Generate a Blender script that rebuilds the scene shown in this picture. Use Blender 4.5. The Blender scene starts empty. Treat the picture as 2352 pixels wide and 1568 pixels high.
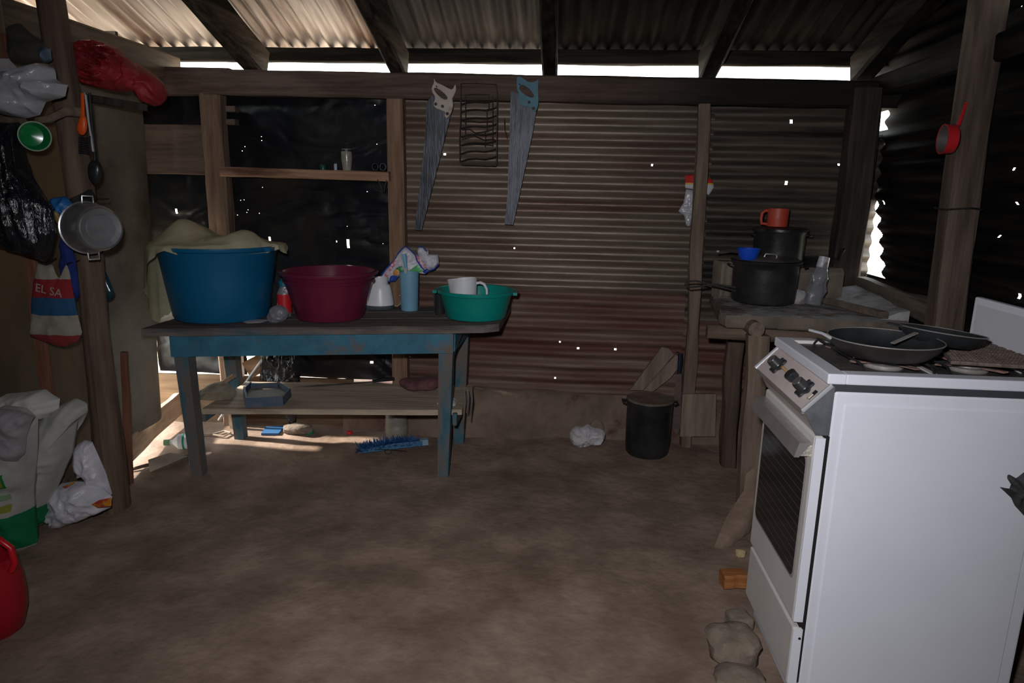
import bpy, bmesh, math, random
from mathutils import Vector, Matrix, noise
random.seed(7)
SC = bpy.context.scene
COL = SC.collection
PI = math.pi

# ------------------------------------------------------------------ camera
CAMH, PITCH, YAW, ROLL, FPX = 1.42, math.radians(12.5), math.radians(4.0), .021, 1568.0
_f = Vector((-math.sin(YAW)*math.cos(PITCH), math.cos(YAW)*math.cos(PITCH), -math.sin(PITCH)))
_r0 = Vector((math.cos(YAW), math.sin(YAW), 0)); _u0 = _r0.cross(_f)
_R = _r0*math.cos(ROLL) + _u0*math.sin(ROLL); _U = -_r0*math.sin(ROLL) + _u0*math.cos(ROLL)
CAMO = Vector((0, 0, CAMH))
cam = bpy.data.cameras.new('camera'); camo = bpy.data.objects.new('camera', cam); COL.objects.link(camo)
m3 = Matrix((_R, _U, -_f)).transposed()
camo.matrix_world = Matrix.Translation(CAMO) @ m3.to_4x4()
cam.sensor_width = 36.0; cam.sensor_fit = 'HORIZONTAL'; cam.lens = FPX*36.0/2352; cam.clip_start = .05
SC.camera = camo

# ------------------------------------------------------------------ light
w = bpy.data.worlds.new('sky'); SC.world = w; w.use_nodes = True
nt = w.node_tree; nt.nodes.clear()
def wn(t): return nt.nodes.new(t)
wo = wn('ShaderNodeOutputWorld'); bg = wn('ShaderNodeBackground'); tc = wn('ShaderNodeTexCoord'); sx = wn('ShaderNodeSeparateXYZ')
rp = wn('ShaderNodeValToRGB'); rp.color_ramp.elements[0].position = 0.0; rp.color_ramp.elements[0].color = (.97, 1.0, .90, 1)
rp.color_ramp.elements[1].position = .6; rp.color_ramp.elements[1].color = (.8, .9, 1.0, 1)
nt.links.new(tc.outputs['Generated'], sx.inputs[0]); nt.links.new(sx.outputs['Z'], rp.inputs[0])
nt.links.new(rp.outputs[0], bg.inputs[0]); bg.inputs[1].default_value = 8.0; nt.links.new(bg.outputs[0], wo.inputs[0])

sun = bpy.data.lights.new('sun', 'SUN'); suno = bpy.data.objects.new('sun', sun); COL.objects.link(suno)
sun.energy = 13.0; sun.angle = .05; sun.color = (1.0, .93, .82)
suno.rotation_euler = Vector((.80, -.06, -.45)).to_track_quat('-Z', 'Y').to_euler()

# the photographer's flash, a little above and to the left of the lens
fl = bpy.data.lights.new('camera_flash', 'SPOT'); flo = bpy.data.objects.new('camera_flash', fl); COL.objects.link(flo)
fl.shadow_soft_size = .03; fl.spot_size = math.radians(112); fl.spot_blend = 1.0; fl.energy = 140.0; fl.color = (.97, .96, 1.0)
flo.location = CAMO + _U*.13 - _R*.07 + _f*.02
flo.rotation_euler = (_f + _U*(-.06) + _R*.06).to_track_quat('-Z', 'Y').to_euler()

SC.view_settings.view_transform = 'Standard'; SC.view_settings.look = 'None'
SC.view_settings.exposure = 0.0; SC.view_settings.gamma = 1.0; SC.view_settings.use_curve_mapping = False

# ------------------------------------------------------------------ pixel helpers (a pixel gives a direction; the plane gives the distance)
def ray(x, y): return _f + _R*((x-1176)/FPX) - _U*((y-784)/FPX)
def PZ(x, y, z): d = ray(x, y); return CAMO + d*((z-CAMH)/d.z)
def PY(x, y, Y): d = ray(x, y); return CAMO + d*(Y/d.y)
def PX(x, y, X): d = ray(x, y); return CAMO + d*(X/d.x)

# ------------------------------------------------------------------ materials
MATS = {}
def M(name, c1, c2=None, scale=8, rough=.8, metal=0.0, bump=.15, bscale=None, stretch=(1, 1, 1), spec=.5,
      lo=.35, hi=.65, trans=0.0, c3=None, s3=2.0, lo3=.5, hi3=.6, alpha=1.0, coat=0.0, detail=6, rvar=0.0, bdist=.01):
    if name in MATS: return MATS[name]
    m = bpy.data.materials.new(name); m.use_nodes = True; MATS[name] = m
    t = m.node_tree; N = t.nodes; L = t.links; b = N['Principled BSDF']
    b.inputs['Roughness'].default_value = rough; b.inputs['Metallic'].default_value = metal
    b.inputs['Specular IOR Level'].default_value = spec
    b.inputs['Transmission Weight'].default_value = trans; b.inputs['Alpha'].default_value = alpha
    b.inputs['Coat Weight'].default_value = coat
    tcn = N.new('ShaderNodeTexCoord'); mp = N.new('ShaderNodeMapping'); mp.inputs['Scale'].default_value = stretch
    L.new(tcn.outputs['Object'], mp.inputs[0])
    nz = N.new('ShaderNodeTexNoise'); nz.inputs['Scale'].default_value = scale; nz.inputs['Detail'].default_value = detail; nz.inputs['Roughness'].default_value = .6
    L.new(mp.outputs[0], nz.inputs[0])
    cr = N.new('ShaderNodeValToRGB'); cr.color_ramp.elements[0].position = lo; cr.color_ramp.elements[1].position = hi
    cr.color_ramp.elements[0].color = (*c1, 1); cr.color_ramp.elements[1].color = (*(c2 or c1), 1)
    L.new(nz.outputs[0], cr.inputs[0]); out = cr.outputs[0]
    if c3:
        n3 = N.new('ShaderNodeTexNoise'); n3.inputs['Scale'].default_value = s3; n3.inputs['Detail'].default_value = 8; n3.inputs['Roughness'].default_value = .65
        L.new(mp.outputs[0], n3.inputs[0])
        r3 = N.new('ShaderNodeValToRGB'); r3.color_ramp.elements[0].position = lo3; r3.color_ramp.elements[1].position = hi3
        L.new(n3.outputs[0], r3.inputs[0])
        mx = N.new('ShaderNodeMix'); mx.data_type = 'RGBA'; L.new(r3.outputs[0], mx.inputs[0]); L.new(out, mx.inputs[6]); mx.inputs[7].default_value = (*c3, 1)
        out = mx.outputs[2]
    L.new(out, b.inputs['Base Color'])
    if rvar:
        rr = N.new('ShaderNodeMapRange'); rr.inputs[3].default_value = rough-rvar; rr.inputs[4].default_value = rough+rvar
        L.new(nz.outputs[0], rr.inputs[0]); L.new(rr.outputs[0], b.inputs['Roughness'])
    if bump:
        nb = N.new('ShaderNodeTexNoise'); nb.inputs['Scale'].default_value = bscale or scale*3; nb.inputs['Detail'].default_value = 6
        L.new(mp.outputs[0], nb.inputs[0])
        bp = N.new('ShaderNodeBump'); bp.inputs['Strength'].default_value = bump; bp.inputs['Distance'].default_value = bdist
        L.new(nb.outputs[0], bp.inputs['Height']); L.new(bp.outputs[0], b.inputs['Normal'])
    return m

def wood(name, a, b, axis='z', rough=.85, c3=None, spec=.2, lo3=.5, hi3=.62, s3=2.5):
    st = {'z': (14, 14, 1.2), 'x': (1.2, 14, 14), 'y': (14, 1.2, 14)}[axis]
    return M(name, a, b, scale=2.2, rough=rough, stretch=st, bump=.5, bscale=5, c3=c3, spec=spec, lo3=lo3, hi3=hi3, s3=s3/3, bdist=.006)

def stripes(name, base, bands, axis=2, vee=0.0, rough=.75, hw=None, wob=.0):
    """printed bands: list of (lo, hi, colour[, u0, u1]) along the object's z, u along x"""
    m = bpy.data.materials.new(name); m.use_nodes = True
    t = m.node_tree; N = t.nodes; L = t.links; b = N['Principled BSDF']; b.inputs['Roughness'].default_value = rough
    b.inputs['Specular IOR Level'].default_value = .25
    tcn = N.new('ShaderNodeTexCoord'); sp = N.new('ShaderNodeSeparateXYZ'); L.new(tcn.outputs['Object'], sp.inputs[0])
    def math_(op, a, bb):
        n = N.new('ShaderNodeMath'); n.operation = op
        for i, v in enumerate((a, bb)):
            if isinstance(v, (int, float)): n.inputs[i].default_value = v
            else: L.new(v, n.inputs[i])
        return n.outputs[0]
    v = sp.outputs[2]; u = sp.outputs[0]
    if vee: v = math_('SUBTRACT', v, math_('MULTIPLY', math_('ABSOLUTE', u, 0), vee))
    nz = N.new('ShaderNodeTexNoise'); nz.inputs['Scale'].default_value = 14; nz.inputs['Detail'].default_value = 5; L.new(tcn.outputs['Object'], nz.inputs[0])
    if wob: v = math_('ADD', v, math_('MULTIPLY', math_('SUBTRACT', nz.outputs[0], .5), wob))
    cur = None
    for bd in bands:
        msk = math_('MULTIPLY', math_('GREATER_THAN', v, bd[0]), math_('LESS_THAN', v, bd[1]))
        if len(bd) > 3: msk = math_('MULTIPLY', msk, math_('MULTIPLY', math_('GREATER_THAN', u, bd[3]), math_('LESS_THAN', u, bd[4])))
        mx = N.new('ShaderNodeMix'); mx.data_type = 'RGBA'; L.new(msk, mx.inputs[0])
        if cur is None: mx.inputs[6].default_value = (*base, 1)
        else: L.new(cur, mx.inputs[6])
        mx.inputs[7].default_value = (*bd[2], 1); cur = mx.outputs[2]
    dm = N.new('ShaderNodeMix'); dm.data_type = 'RGBA'; dm.blend_type = 'MULTIPLY'; dm.inputs[0].default_value = .45
    L.new(cur, dm.inputs[6]); L.new(nz.outputs[0], dm.inputs[7]); L.new(dm.outputs[2], b.inputs['Base Color'])
    bp = N.new('ShaderNodeBump'); bp.inputs['Strength'].default_value = .25; bp.inputs['Distance'].default_value = .01
    n2 = N.new('ShaderNodeTexNoise'); n2.inputs['Scale'].default_value = 30; L.new(tcn.outputs['Object'], n2.inputs[0]); L.new(n2.outputs[0], bp.inputs['Height']); L.new(bp.outputs[0], b.inputs['Normal'])
    return m

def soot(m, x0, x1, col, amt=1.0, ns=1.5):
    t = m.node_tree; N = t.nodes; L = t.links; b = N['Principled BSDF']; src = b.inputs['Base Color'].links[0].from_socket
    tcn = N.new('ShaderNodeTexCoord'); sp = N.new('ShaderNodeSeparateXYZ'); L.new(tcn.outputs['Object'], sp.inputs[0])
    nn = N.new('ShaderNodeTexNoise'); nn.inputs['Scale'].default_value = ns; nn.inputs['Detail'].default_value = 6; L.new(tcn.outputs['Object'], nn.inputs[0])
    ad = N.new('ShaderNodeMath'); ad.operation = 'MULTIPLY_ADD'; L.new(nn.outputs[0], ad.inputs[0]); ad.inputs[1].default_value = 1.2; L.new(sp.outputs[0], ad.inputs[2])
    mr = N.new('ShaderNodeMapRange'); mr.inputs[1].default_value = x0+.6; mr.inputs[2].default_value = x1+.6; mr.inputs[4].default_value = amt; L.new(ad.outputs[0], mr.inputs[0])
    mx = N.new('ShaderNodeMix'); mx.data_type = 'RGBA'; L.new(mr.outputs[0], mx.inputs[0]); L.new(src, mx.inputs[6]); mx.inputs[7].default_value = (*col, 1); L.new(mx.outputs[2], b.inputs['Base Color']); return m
W_POST = wood('wood_post', (.13, .082, .058), (.25, .172, .122), 'z')
W_POSTD = wood('wood_post_dark', (.028, .022, .018), (.07, .054, .042), 'z')
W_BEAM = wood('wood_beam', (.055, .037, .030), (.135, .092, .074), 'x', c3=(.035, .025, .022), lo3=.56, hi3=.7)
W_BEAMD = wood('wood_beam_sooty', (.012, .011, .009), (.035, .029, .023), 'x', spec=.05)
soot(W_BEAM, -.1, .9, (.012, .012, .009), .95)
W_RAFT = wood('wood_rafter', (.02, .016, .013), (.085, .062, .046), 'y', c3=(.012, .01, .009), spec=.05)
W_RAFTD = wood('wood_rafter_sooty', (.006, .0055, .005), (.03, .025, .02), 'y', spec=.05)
W_LIGHT = wood('wood_pale', (.42, .31, .22), (.62, .48, .35), 'y')
W_BOARD = wood('wood_board', (.08, .058, .045), (.155, .113, .089), 'x')
W_SHELF = wood('wood_shelf', (.28, .16, .10), (.46, .28, .18), 'x', c3=(.12, .06, .04))
W_TOP = wood('table_top_wood', (.10, .078, .07), (.22, .175, .15), 'x', c3=(.06, .10, .13), lo3=.55, hi3=.7)
W_LOW = wood('low_shelf_wood', (.36, .285, .21), (.56, .455, .335), 'x', c3=(.2, .14, .1), lo3=.58, hi3=.75)
BLUEP = M('worn_blue_paint', (.030, .125, .185), (.045, .19, .28), scale=9, rough=.6, c3=(.14, .115, .095), s3=5, lo3=.56, hi3=.66, bump=.2, spec=.35)
BLUELEG = M('worn_blue_leg', (.05, .125, .16), (.085, .18, .22), scale=12, rough=.75, c3=(.16, .13, .11), s3=6, lo3=.42, hi3=.58, bump=.3, spec=.2, stretch=(2, 2, .6))
RUST = M('rusty_galvanised', (.15, .11, .08), (.29, .23, .175), scale=3.0, rough=.46, metal=.35, stretch=(.5, 1, 7), c3=(.15, .07, .05), s3=.9, lo3=.5, hi3=.66, bump=.15, bscale=18, spec=.6, rvar=.12)
RUSTLOW = M('rusted_lower_sheet', (.15, .092, .066), (.27, .195, .15), scale=2.4, rough=.62, metal=.2, stretch=(.5, 1, 8), c3=(.12, .045, .035), s3=.8, lo3=.42, hi3=.58, bump=.25, bscale=22, spec=.4)
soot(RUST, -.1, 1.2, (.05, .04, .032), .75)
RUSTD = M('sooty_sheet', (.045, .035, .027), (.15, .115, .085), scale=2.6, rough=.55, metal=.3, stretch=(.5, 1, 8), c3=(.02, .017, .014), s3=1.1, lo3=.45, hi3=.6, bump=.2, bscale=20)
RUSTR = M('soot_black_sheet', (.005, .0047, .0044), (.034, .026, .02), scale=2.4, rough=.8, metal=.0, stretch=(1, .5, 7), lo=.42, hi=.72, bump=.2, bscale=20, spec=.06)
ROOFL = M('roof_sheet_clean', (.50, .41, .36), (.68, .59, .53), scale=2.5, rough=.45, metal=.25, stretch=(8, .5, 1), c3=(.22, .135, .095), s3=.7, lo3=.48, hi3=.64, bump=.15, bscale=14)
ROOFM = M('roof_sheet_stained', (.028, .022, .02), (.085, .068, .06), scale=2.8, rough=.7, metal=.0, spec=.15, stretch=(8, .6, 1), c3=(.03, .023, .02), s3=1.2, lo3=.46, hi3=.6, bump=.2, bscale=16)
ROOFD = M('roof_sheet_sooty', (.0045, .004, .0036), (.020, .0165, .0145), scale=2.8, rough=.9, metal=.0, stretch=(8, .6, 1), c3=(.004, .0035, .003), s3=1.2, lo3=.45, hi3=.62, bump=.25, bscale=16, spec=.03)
PLASTIC = M('black_plastic_sheet', (.005, .0065, .009), (.038, .030, .024), scale=2.2, rough=.36, lo=.48, hi=.8, bump=.25, bscale=7, bdist=.02, spec=.35)
DIRT = M('dirt_floor', (.205, .142, .105), (.385, .285, .22), scale=3.6, rough=.95, c3=(.215, .152, .115), s3=5, lo3=.45, hi3=.75, bump=.5, bscale=26, spec=.1, detail=14, bdist=.01)
GROUND = M('outside_ground', (.46, .37, .29), (.58, .48, .39), scale=1.5, rough=.95, c3=(.36, .33, .20), s3=.6, lo3=.5, hi3=.6, bump=.4, spec=.1)
CONC = M('earth_plinth', (.15, .105, .08), (.27, .20, .155), scale=5, rough=.95, c3=(.12, .065, .05), s3=2.5, bump=.6, bscale=30, spec=.1)
PANEL = M('brown_wall_panel', (.085, .062, .040), (.13, .098, .065), scale=3, rough=.62, stretch=(1, 1, .5), c3=(.17, .115, .06), s3=.9, bump=.12, spec=.3)
PANELG = M('grey_wall_panel', (.165, .142, .11), (.24, .21, .168), scale=4, rough=.6, c3=(.08, .06, .038), s3=1.2, lo3=.48, hi3=.62, bump=.1)
ASH = M('ash_clay', (.30, .29, .285), (.52, .52, .53), scale=7, rough=.95, c3=(.20, .155, .12), s3=4, bump=.7, bscale=26, spec=.1)
CLAY = M('hearth_clay', (.13, .105, .083), (.22, .18, .145), scale=8, rough=.95, bump=.7, bscale=24, spec=.1)
BLACKPOT = M('soot_black_pot', (.008, .010, .012), (.028, .027, .027), scale=6, rough=.42, bump=.35, bscale=30, spec=.5, rvar=.15, bdist=.004)
ALU = M('dull_aluminium', (.42, .43, .45), (.58, .59, .61), scale=10, rough=.36, metal=.85, bump=.1, rvar=.08)
STEEL = M('saw_steel', (.025, .028, .034), (.085, .09, .102), scale=6, rough=.45, metal=.7, stretch=(6, 6, 1), bump=.2, rvar=.1)
CHROME = M('chrome', (.62, .63, .66), None, rough=.28, metal=.45, bump=0)
SATIN = M('satin_metal', (.50, .47, .45), (.58, .55, .53), scale=20, rough=.38, metal=.7, bump=.05)
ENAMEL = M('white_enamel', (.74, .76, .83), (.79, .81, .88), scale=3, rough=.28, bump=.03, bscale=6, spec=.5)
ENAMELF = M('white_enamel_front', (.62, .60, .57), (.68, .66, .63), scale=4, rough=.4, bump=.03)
ENAMELP = M('panel_enamel', (.58, .50, .47), (.64, .56, .53), scale=6, rough=.35, bump=.03, c3=(.45, .36, .3), s3=9, lo3=.62, hi3=.75)
GREASE = M('greasy_hob', (.03, .03, .032), (.085, .07, .062), scale=9, rough=.5, c3=(.16, .09, .06), s3=6, lo3=.6, hi3=.72, bump=.4, bscale=30)
BLACKPL = M('black_knob_plastic', (.015, .016, .018), (.03, .03, .033), scale=20, rough=.32, bump=.05)
GLASSD = M('dark_oven_glass', (.010, .011, .011), (.016, .017, .016), scale=5, rough=.08, bump=0, spec=.6)
NONSTICK = M('nonstick_black', (.014, .017, .019), (.022, .026, .028), scale=20, rough=.42, bump=.1, bscale=200, spec=.5, bdist=.001)
PANOUT = M('burnt_pan_outside', (.014, .011, .010), (.034, .026, .022), scale=12, rough=.5, bump=.3, bscale=30)
RUSTMESH = M('rusty_griddle', (.13, .095, .08), (.24, .18, .15), scale=30, rough=.65, metal=.3, bump=.5, bscale=80)
def plastic(name, c, rough=.38, c2=None, **k): return M(name, c, c2 or tuple(min(1, x*1.12) for x in c), scale=5, rough=rough, bump=.03, **k)
TUBBLUE = plastic('tub_blue', (.004, .105, .225), .36)
TUBPURP = plastic('tub_purple', (.13, .012, .036), .36)
BASGREEN = plastic('basin_green', (.002, .24, .20), .33)
WHITEPL = plastic('white_plastic', (.72, .73, .76), .35)
PALEBLUE = plastic('pale_blue_plastic', (.17, .37, .52), .5)
ORANGE = plastic('orange_plastic', (.75, .10, .012), .4)
MUGRED = plastic('red_mug_plastic', (.42, .055, .03), .5)
REDP = plastic('red_plastic', (.55, .02, .025), .35)
BLUEP2 = plastic('bright_blue_plastic', (.008, .07, .55), .35)
CUPGREEN = plastic('green_cup', (.008, .20, .055), .22, coat=.4)
TARP = M('red_tarpaulin', (.19, .009, .013), (.36, .02, .024), scale=6, rough=.6, bump=.8, bscale=12, bdist=.02)
CLOTH = M('olive_cloth', (.36, .34, .22), (.46, .44, .30), scale=4, rough=.95, bump=.2, bscale=60, spec=.1)
SACK = (.52, .52, .48)
BAGGREY = M('cloudy_plastic_bag', (.36, .37, .40), (.50, .51, .55), scale=6, rough=.25, bump=.5, bscale=14, spec=.6, bdist=.02)
BAGWHITE = M('white_plastic_bag', (.52, .51, .56), (.68, .67, .72), scale=7, rough=.38, bump=.5, bscale=16, bdist=.02)
BAGBLACK = M('black_plastic_bag', (.005, .006, .008), (.012, .013, .018), scale=7, rough=.2, bump=.8, bscale=9, spec=.7, bdist=.03, stretch=(3, 3, .7))
CLEAR = M('clear_plastic', (.55, .57, .6), None, rough=.10, trans=.72, bump=.6, bscale=22, spec=.6, bdist=.02)
PAPER = M('white_paper', (.50, .48, .50), (.62, .60, .62), scale=9, rough=.9, bump=.6, bscale=24, bdist=.02)
RAG = M('maroon_rag', (.10, .035, .04), (.17, .075, .075), scale=10, rough=.95, bump=.6, bscale=30)
CARD = M('dusty_cardboard', (.24, .20, .14), (.36, .30, .21), scale=7, rough=.9, bump=.3)
STONE = M('field_stone', (.17, .135, .105), (.30, .245, .195), scale=8, rough=.95, c3=(.18, .14, .11), s3=5, bump=.8, bscale=24, spec=.1)
BROOM = M('blue_bristles', (.008, .06, .20), (.02, .12, .33), scale=30, rough=.6, bump=.4, bscale=90)
WIRE = M('dark_wire', (.02, .018, .017), (.05, .042, .038), scale=30, rough=.6, metal=.5, bump=.2)
TEALP = M('teal_paint', (.05, .15, .20), (.075, .20, .26), scale=16, rough=.6, c3=(.12, .11, .10), s3=14, lo3=.6, hi3=.7)
BONE = M('cream_paint', (.38, .31, .26), (.48, .41, .35), scale=16, rough=.6, c3=(.25, .19, .15), s3=14, lo3=.6, hi3=.72, bump=.2)
DARK = M('dark_void', (.008, .008, .008), None, rough=.9, bump=0)
FRESHW = wood('fresh_cut_wood', (.26, .10, .03), (.42, .18, .06), 'x')
BATTEN = wood('red_batten', (.15, .065, .04), (.24, .11, .07), 'z')

# ------------------------------------------------------------------ mesh builder
WL = {}
class MB:
    def __init__(s): s.v = []; s.f = []; s.mi = []; s.uvp = 0
    def add(s, vs, fs, mi=0):
        o = len(s.v); s.v += [Vector(p) for p in vs]; s.f += [tuple(i+o for i in f) for f in fs]; s.mi += [mi]*len(fs); return s
    def box(s, c, d, rot=None, mi=0):
        c = Vector(c); P = []
        for z in (-.5, .5):
            for y in (-.5, .5):
                for x in (-.5, .5):
                    q = Vector((x*d[0], y*d[1], z*d[2])); P.append(c + (rot @ q if rot else q))
        return s.add(P, [(0, 2, 3, 1), (4, 5, 7, 6), (0, 1, 5, 4), (2, 6, 7, 3), (0, 4, 6, 2), (1, 3, 7, 5)], mi)
    def hexa(s, b, t, mi=0):   # bottom quad ccw seen from above, top quad
        return s.add(list(b)+list(t), [(3, 2, 1, 0), (4, 5, 6, 7), (0, 1, 5, 4), (1, 2, 6, 5), (2, 3, 7, 6), (3, 0, 4, 7)], mi)
    def prism(s, poly, ext, mi=0):
        n = len(poly); ext = Vector(ext); A = [Vector(p) for p in poly]; B = [p+ext for p in A]
        return s.add(A+B, [tuple(range(n-1, -1, -1)), tuple(range(n, 2*n))] + [(i, (i+1) % n, n+(i+1) % n, n+i) for i in range(n)], mi)
    def loft(s, rings, cap=True, closed=True, mi=0):
        n = len(rings[0]); vs = [p for r in rings for p in r]; fs = []
        for k in range(len(rings)-1):
            for i in range(n if closed else n-1):
                j = (i+1) % n; fs.append((k*n+i, k*n+j, (k+1)*n+j, (k+1)*n+i))
        if cap and closed: fs.append(tuple(range(n-1, -1, -1))); fs.append(tuple((len(rings)-1)*n+i for i in range(n)))
        return s.add(vs, fs, mi)
    def tube(s, path, r, n=8, cap=True, mi=0, wob=0, seed=0, flat=1.0):
        path = [Vector(p) for p in path]; R = r if isinstance(r, (list, tuple)) else [r]*len(path); rings = []
        up = None
        for k, p in enumerate(path):
            d = (path[min(k+1, len(path)-1)] - path[max(k-1, 0)]).normalized()
            if up is None: up = Vector((0, 0, 1)) if abs(d.z) < .9 else Vector((0, 1, 0))
            a = d.cross(up).normalized(); b = a.cross(d).normalized(); up = b
            ring = []
            for i in range(n):
                th = 2*PI*i/n; rr = R[k]
                if wob: rr *= 1 + wob*noise.noise(Vector((math.cos(th)*1.5+seed, math.sin(th)*1.5, k*.8)))
                ring.append(p + a*math.cos(th)*rr + b*math.sin(th)*rr*flat)
            rings.append(ring)
        return s.loft(rings, cap, True, mi)
    def lathe(s, prof, c, n=40, mat=None, mi=0, sx=1.0, sy=1.0, wob=0, seed=0):
        c = Vector(c); rings = []
        for (r, z) in prof:
            ring = []
            for i in range(n):
                th = 2*PI*i/n; k = 1
                if wob: k = 1 + wob*noise.noise(Vector((math.cos(th)*2+seed, math.sin(th)*2, z*14)))
                q = Vector((math.cos(th)*max(r, 1e-4)*sx*k, math.sin(th)*max(r, 1e-4)*sy*k, z)); ring.append(c + (mat @ q if mat else q))
            rings.append(ring)
        lo, hi = prof[0][0] < .003, prof[-1][0] < .003; k0 = len(s.v); s.loft(rings, False, True, mi); k = len(rings)-1
        if lo: s.f.append(tuple(k0+i for i in range(n-1, -1, -1))); s.mi.append(mi)
        if hi: s.f.append(tuple(k0+k*n+i for i in range(n))); s.mi.append(mi)
        if not lo and not hi:
            for i in range(n): s.f.append((k0+k*n+i, k0+k*n+(i+1) % n, k0+(i+1) % n, k0+i)); s.mi.append(mi)
        return s
    def build(s, name, mat, parent=None, smooth=False, base=None, angle=None):
        if parent is not None: b = WL[parent]
        elif base is not None: b = Vector(base)
        else:
            z0 = min(v.z for v in s.v); b = Vector((sum(v.x for v in s.v)/len(s.v), sum(v.y for v in s.v)/len(s.v), z0))
        me = bpy.data.meshes.new(name); me.from_pydata([v-b for v in s.v], [], s.f)
        for mm in (mat if isinstance(mat, (list, tuple)) else [mat]): me.materials.append(mm)
        if any(s.mi): me.polygons.foreach_set('material_index', s.mi)
        bm = bmesh.new(); bm.from_mesh(me)
        if s.f and not getattr(s, 'open', False): bmesh.ops.recalc_face_normals(bm, faces=bm.faces)
        bm.to_mesh(me); bm.free()
        if smooth:
            me.polygons.foreach_set('use_smooth', [True]*len(me.polygons))
            me.set_sharp_from_angle(angle=math.radians(angle or 40))
        me.update()
        o = bpy.data.objects.new(name, me); COL.objects.link(o)
        if parent is not None: o.parent = parent; WL[o] = b.copy()
        else: o.location = b; WL[o] = b.copy()
        return o

def tag(o, label=None, cat=None, group=None, kind=None):
    if label: o['label'] = label
    if cat: o['category'] = cat
    if group: o['group'] = group
    if kind: o['kind'] = kind
    return o
def thing(name, label, cat, base, group=None, kind=None):
    o = bpy.data.objects.new(name, None); COL.objects.link(o); o.location = Vector(base); o.empty_display_size = .05
    WL[o] = Vector(base); return tag(o, label, cat, group, kind)

def nz(p, s=1.0, seed=0): return noise.noise(Vector(p)*s + Vector((seed*7.31, seed*3.7, seed*1.9)))

def beam(mb, p0, p1, w, h, up=(0, 0, 1), seg=10, wob=.004, seed=0, mi=0, taper=1.0, cham=.12):
    """rough-sawn timber between two points: w across, h along up"""
    p0, p1 = Vector(p0), Vector(p1); d = (p1-p0).normalized(); a = d.cross(Vector(up)).normalized(); b = a.cross(d).normalized(); rings = []
    c = min(w, h)*cham
    sec = [(-w/2+c, -h/2), (w/2-c, -h/2), (w/2, -h/2+c), (w/2, h/2-c), (w/2-c, h/2), (-w/2+c, h/2), (-w/2, h/2-c), (-w/2, -h/2+c)]
    for k in range(seg+1):
        t = k/seg; p = p0.lerp(p1, t); sc = 1+(taper-1)*t; ring = []
        for i, (x, y) in enumerate(sec):
            q = p + a*x*sc + b*y*sc; n1 = nz(q, 5, seed+i*.37); n2 = nz(q, 5, seed+9+i*.37)
            lo = nz((t*3, seed, 0), 1, seed)*wob*1.5
            ring.append(q + a*(n1*wob+lo) + b*(n2*wob))
        rings.append(ring)
    return mb.loft(rings, True, True, mi)

def resample(poly, n):
    pts = [Vector(p) for p in poly]; L = [0]
    for i in range(len(pts)): L.append(L[-1] + (pts[(i+1) % len(pts)]-pts[i]).length)
    out = []; j = 0
    for k in range(n):
        s = L[-1]*k/n
        while L[j+1] < s: j += 1
        t = (s-L[j])/max(1e-9, L[j+1]-L[j]); out.append(pts[j].lerp(pts[(j+1) % len(pts)], t))
    return out

def pouch(mb, outline, mapf, front, depth, back=.15, n=72, rings=9, crump=.012, cs=9, seed=0, mi=0, fold=None, cen=None, ridge=True):
    """soft bag: pixel outline laid on a plane (mapf), swollen towards `front` by depth, crumpled"""
    P = [mapf(x, y) for x, y in outline]; P = resample(P, n); front = Vector(front).normalized()
    c = mapf(*cen) if cen else sum(P, Vector())/len(P)
    vs = []; fs = []
    for side in (1, -1):
        base = len(vs)
        for k in range(rings+1):
            s_ = k/rings
            for i in range(n):
                if k == 0 and i > 0: break
                q = c.lerp(P[i], s_); off = math.sqrt(max(0, 1-s_**2.2))
                nn = nz(q, cs, seed+side); n2 = nz(q, cs*2.3, seed+5+side)
                if ridge: nn = .5-abs(nn)*1.6; n2 = .5-abs(n2)*1.6
                disp = (nn*crump + n2*crump*.5)*(1 if k < rings else 0)
                if fold: disp += fold(q, c)*(1 if k < rings else 0)
                o = off*depth*(1 if side > 0 else back) + (disp*min(1, off*2+.15))
                vs.append(q + front*o*side if side > 0 else q - front*o*.5)
        idx = lambda k, i: base if k == 0 else base + 1 + (k-1)*n + (i % n)
        for i in range(n):
            fs.append((idx(0, 0), idx(1, i), idx(1, i+1)) if side > 0 else (idx(0, 0), idx(1, i+1), idx(1, i)))
        for k in range(1, rings):
            for i in range(n):
                f = (idx(k, i), idx(k+1, i), idx(k+1, i+1), idx(k, i+1)); fs.append(f if side > 0 else f[::-1])
        if side == 1: f_edge = [idx(rings, i) for i in range(n)]
        else: b_edge = [idx(rings, i) for i in range(n)]
    for i in range(n): fs.append((f_edge[i], b_edge[i], b_edge[(i+1) % n], f_edge[(i+1) % n]))
    return mb.add(vs, fs, mi)

def onY(Y): return lambda x, y: PY(x, y, Y)
def onX(X): return lambda x, y: PX(x, y, X)
def onZ(z): return lambda x, y: PZ(x, y, z)
FRONT = Vector((0, -1, 0))

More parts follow.
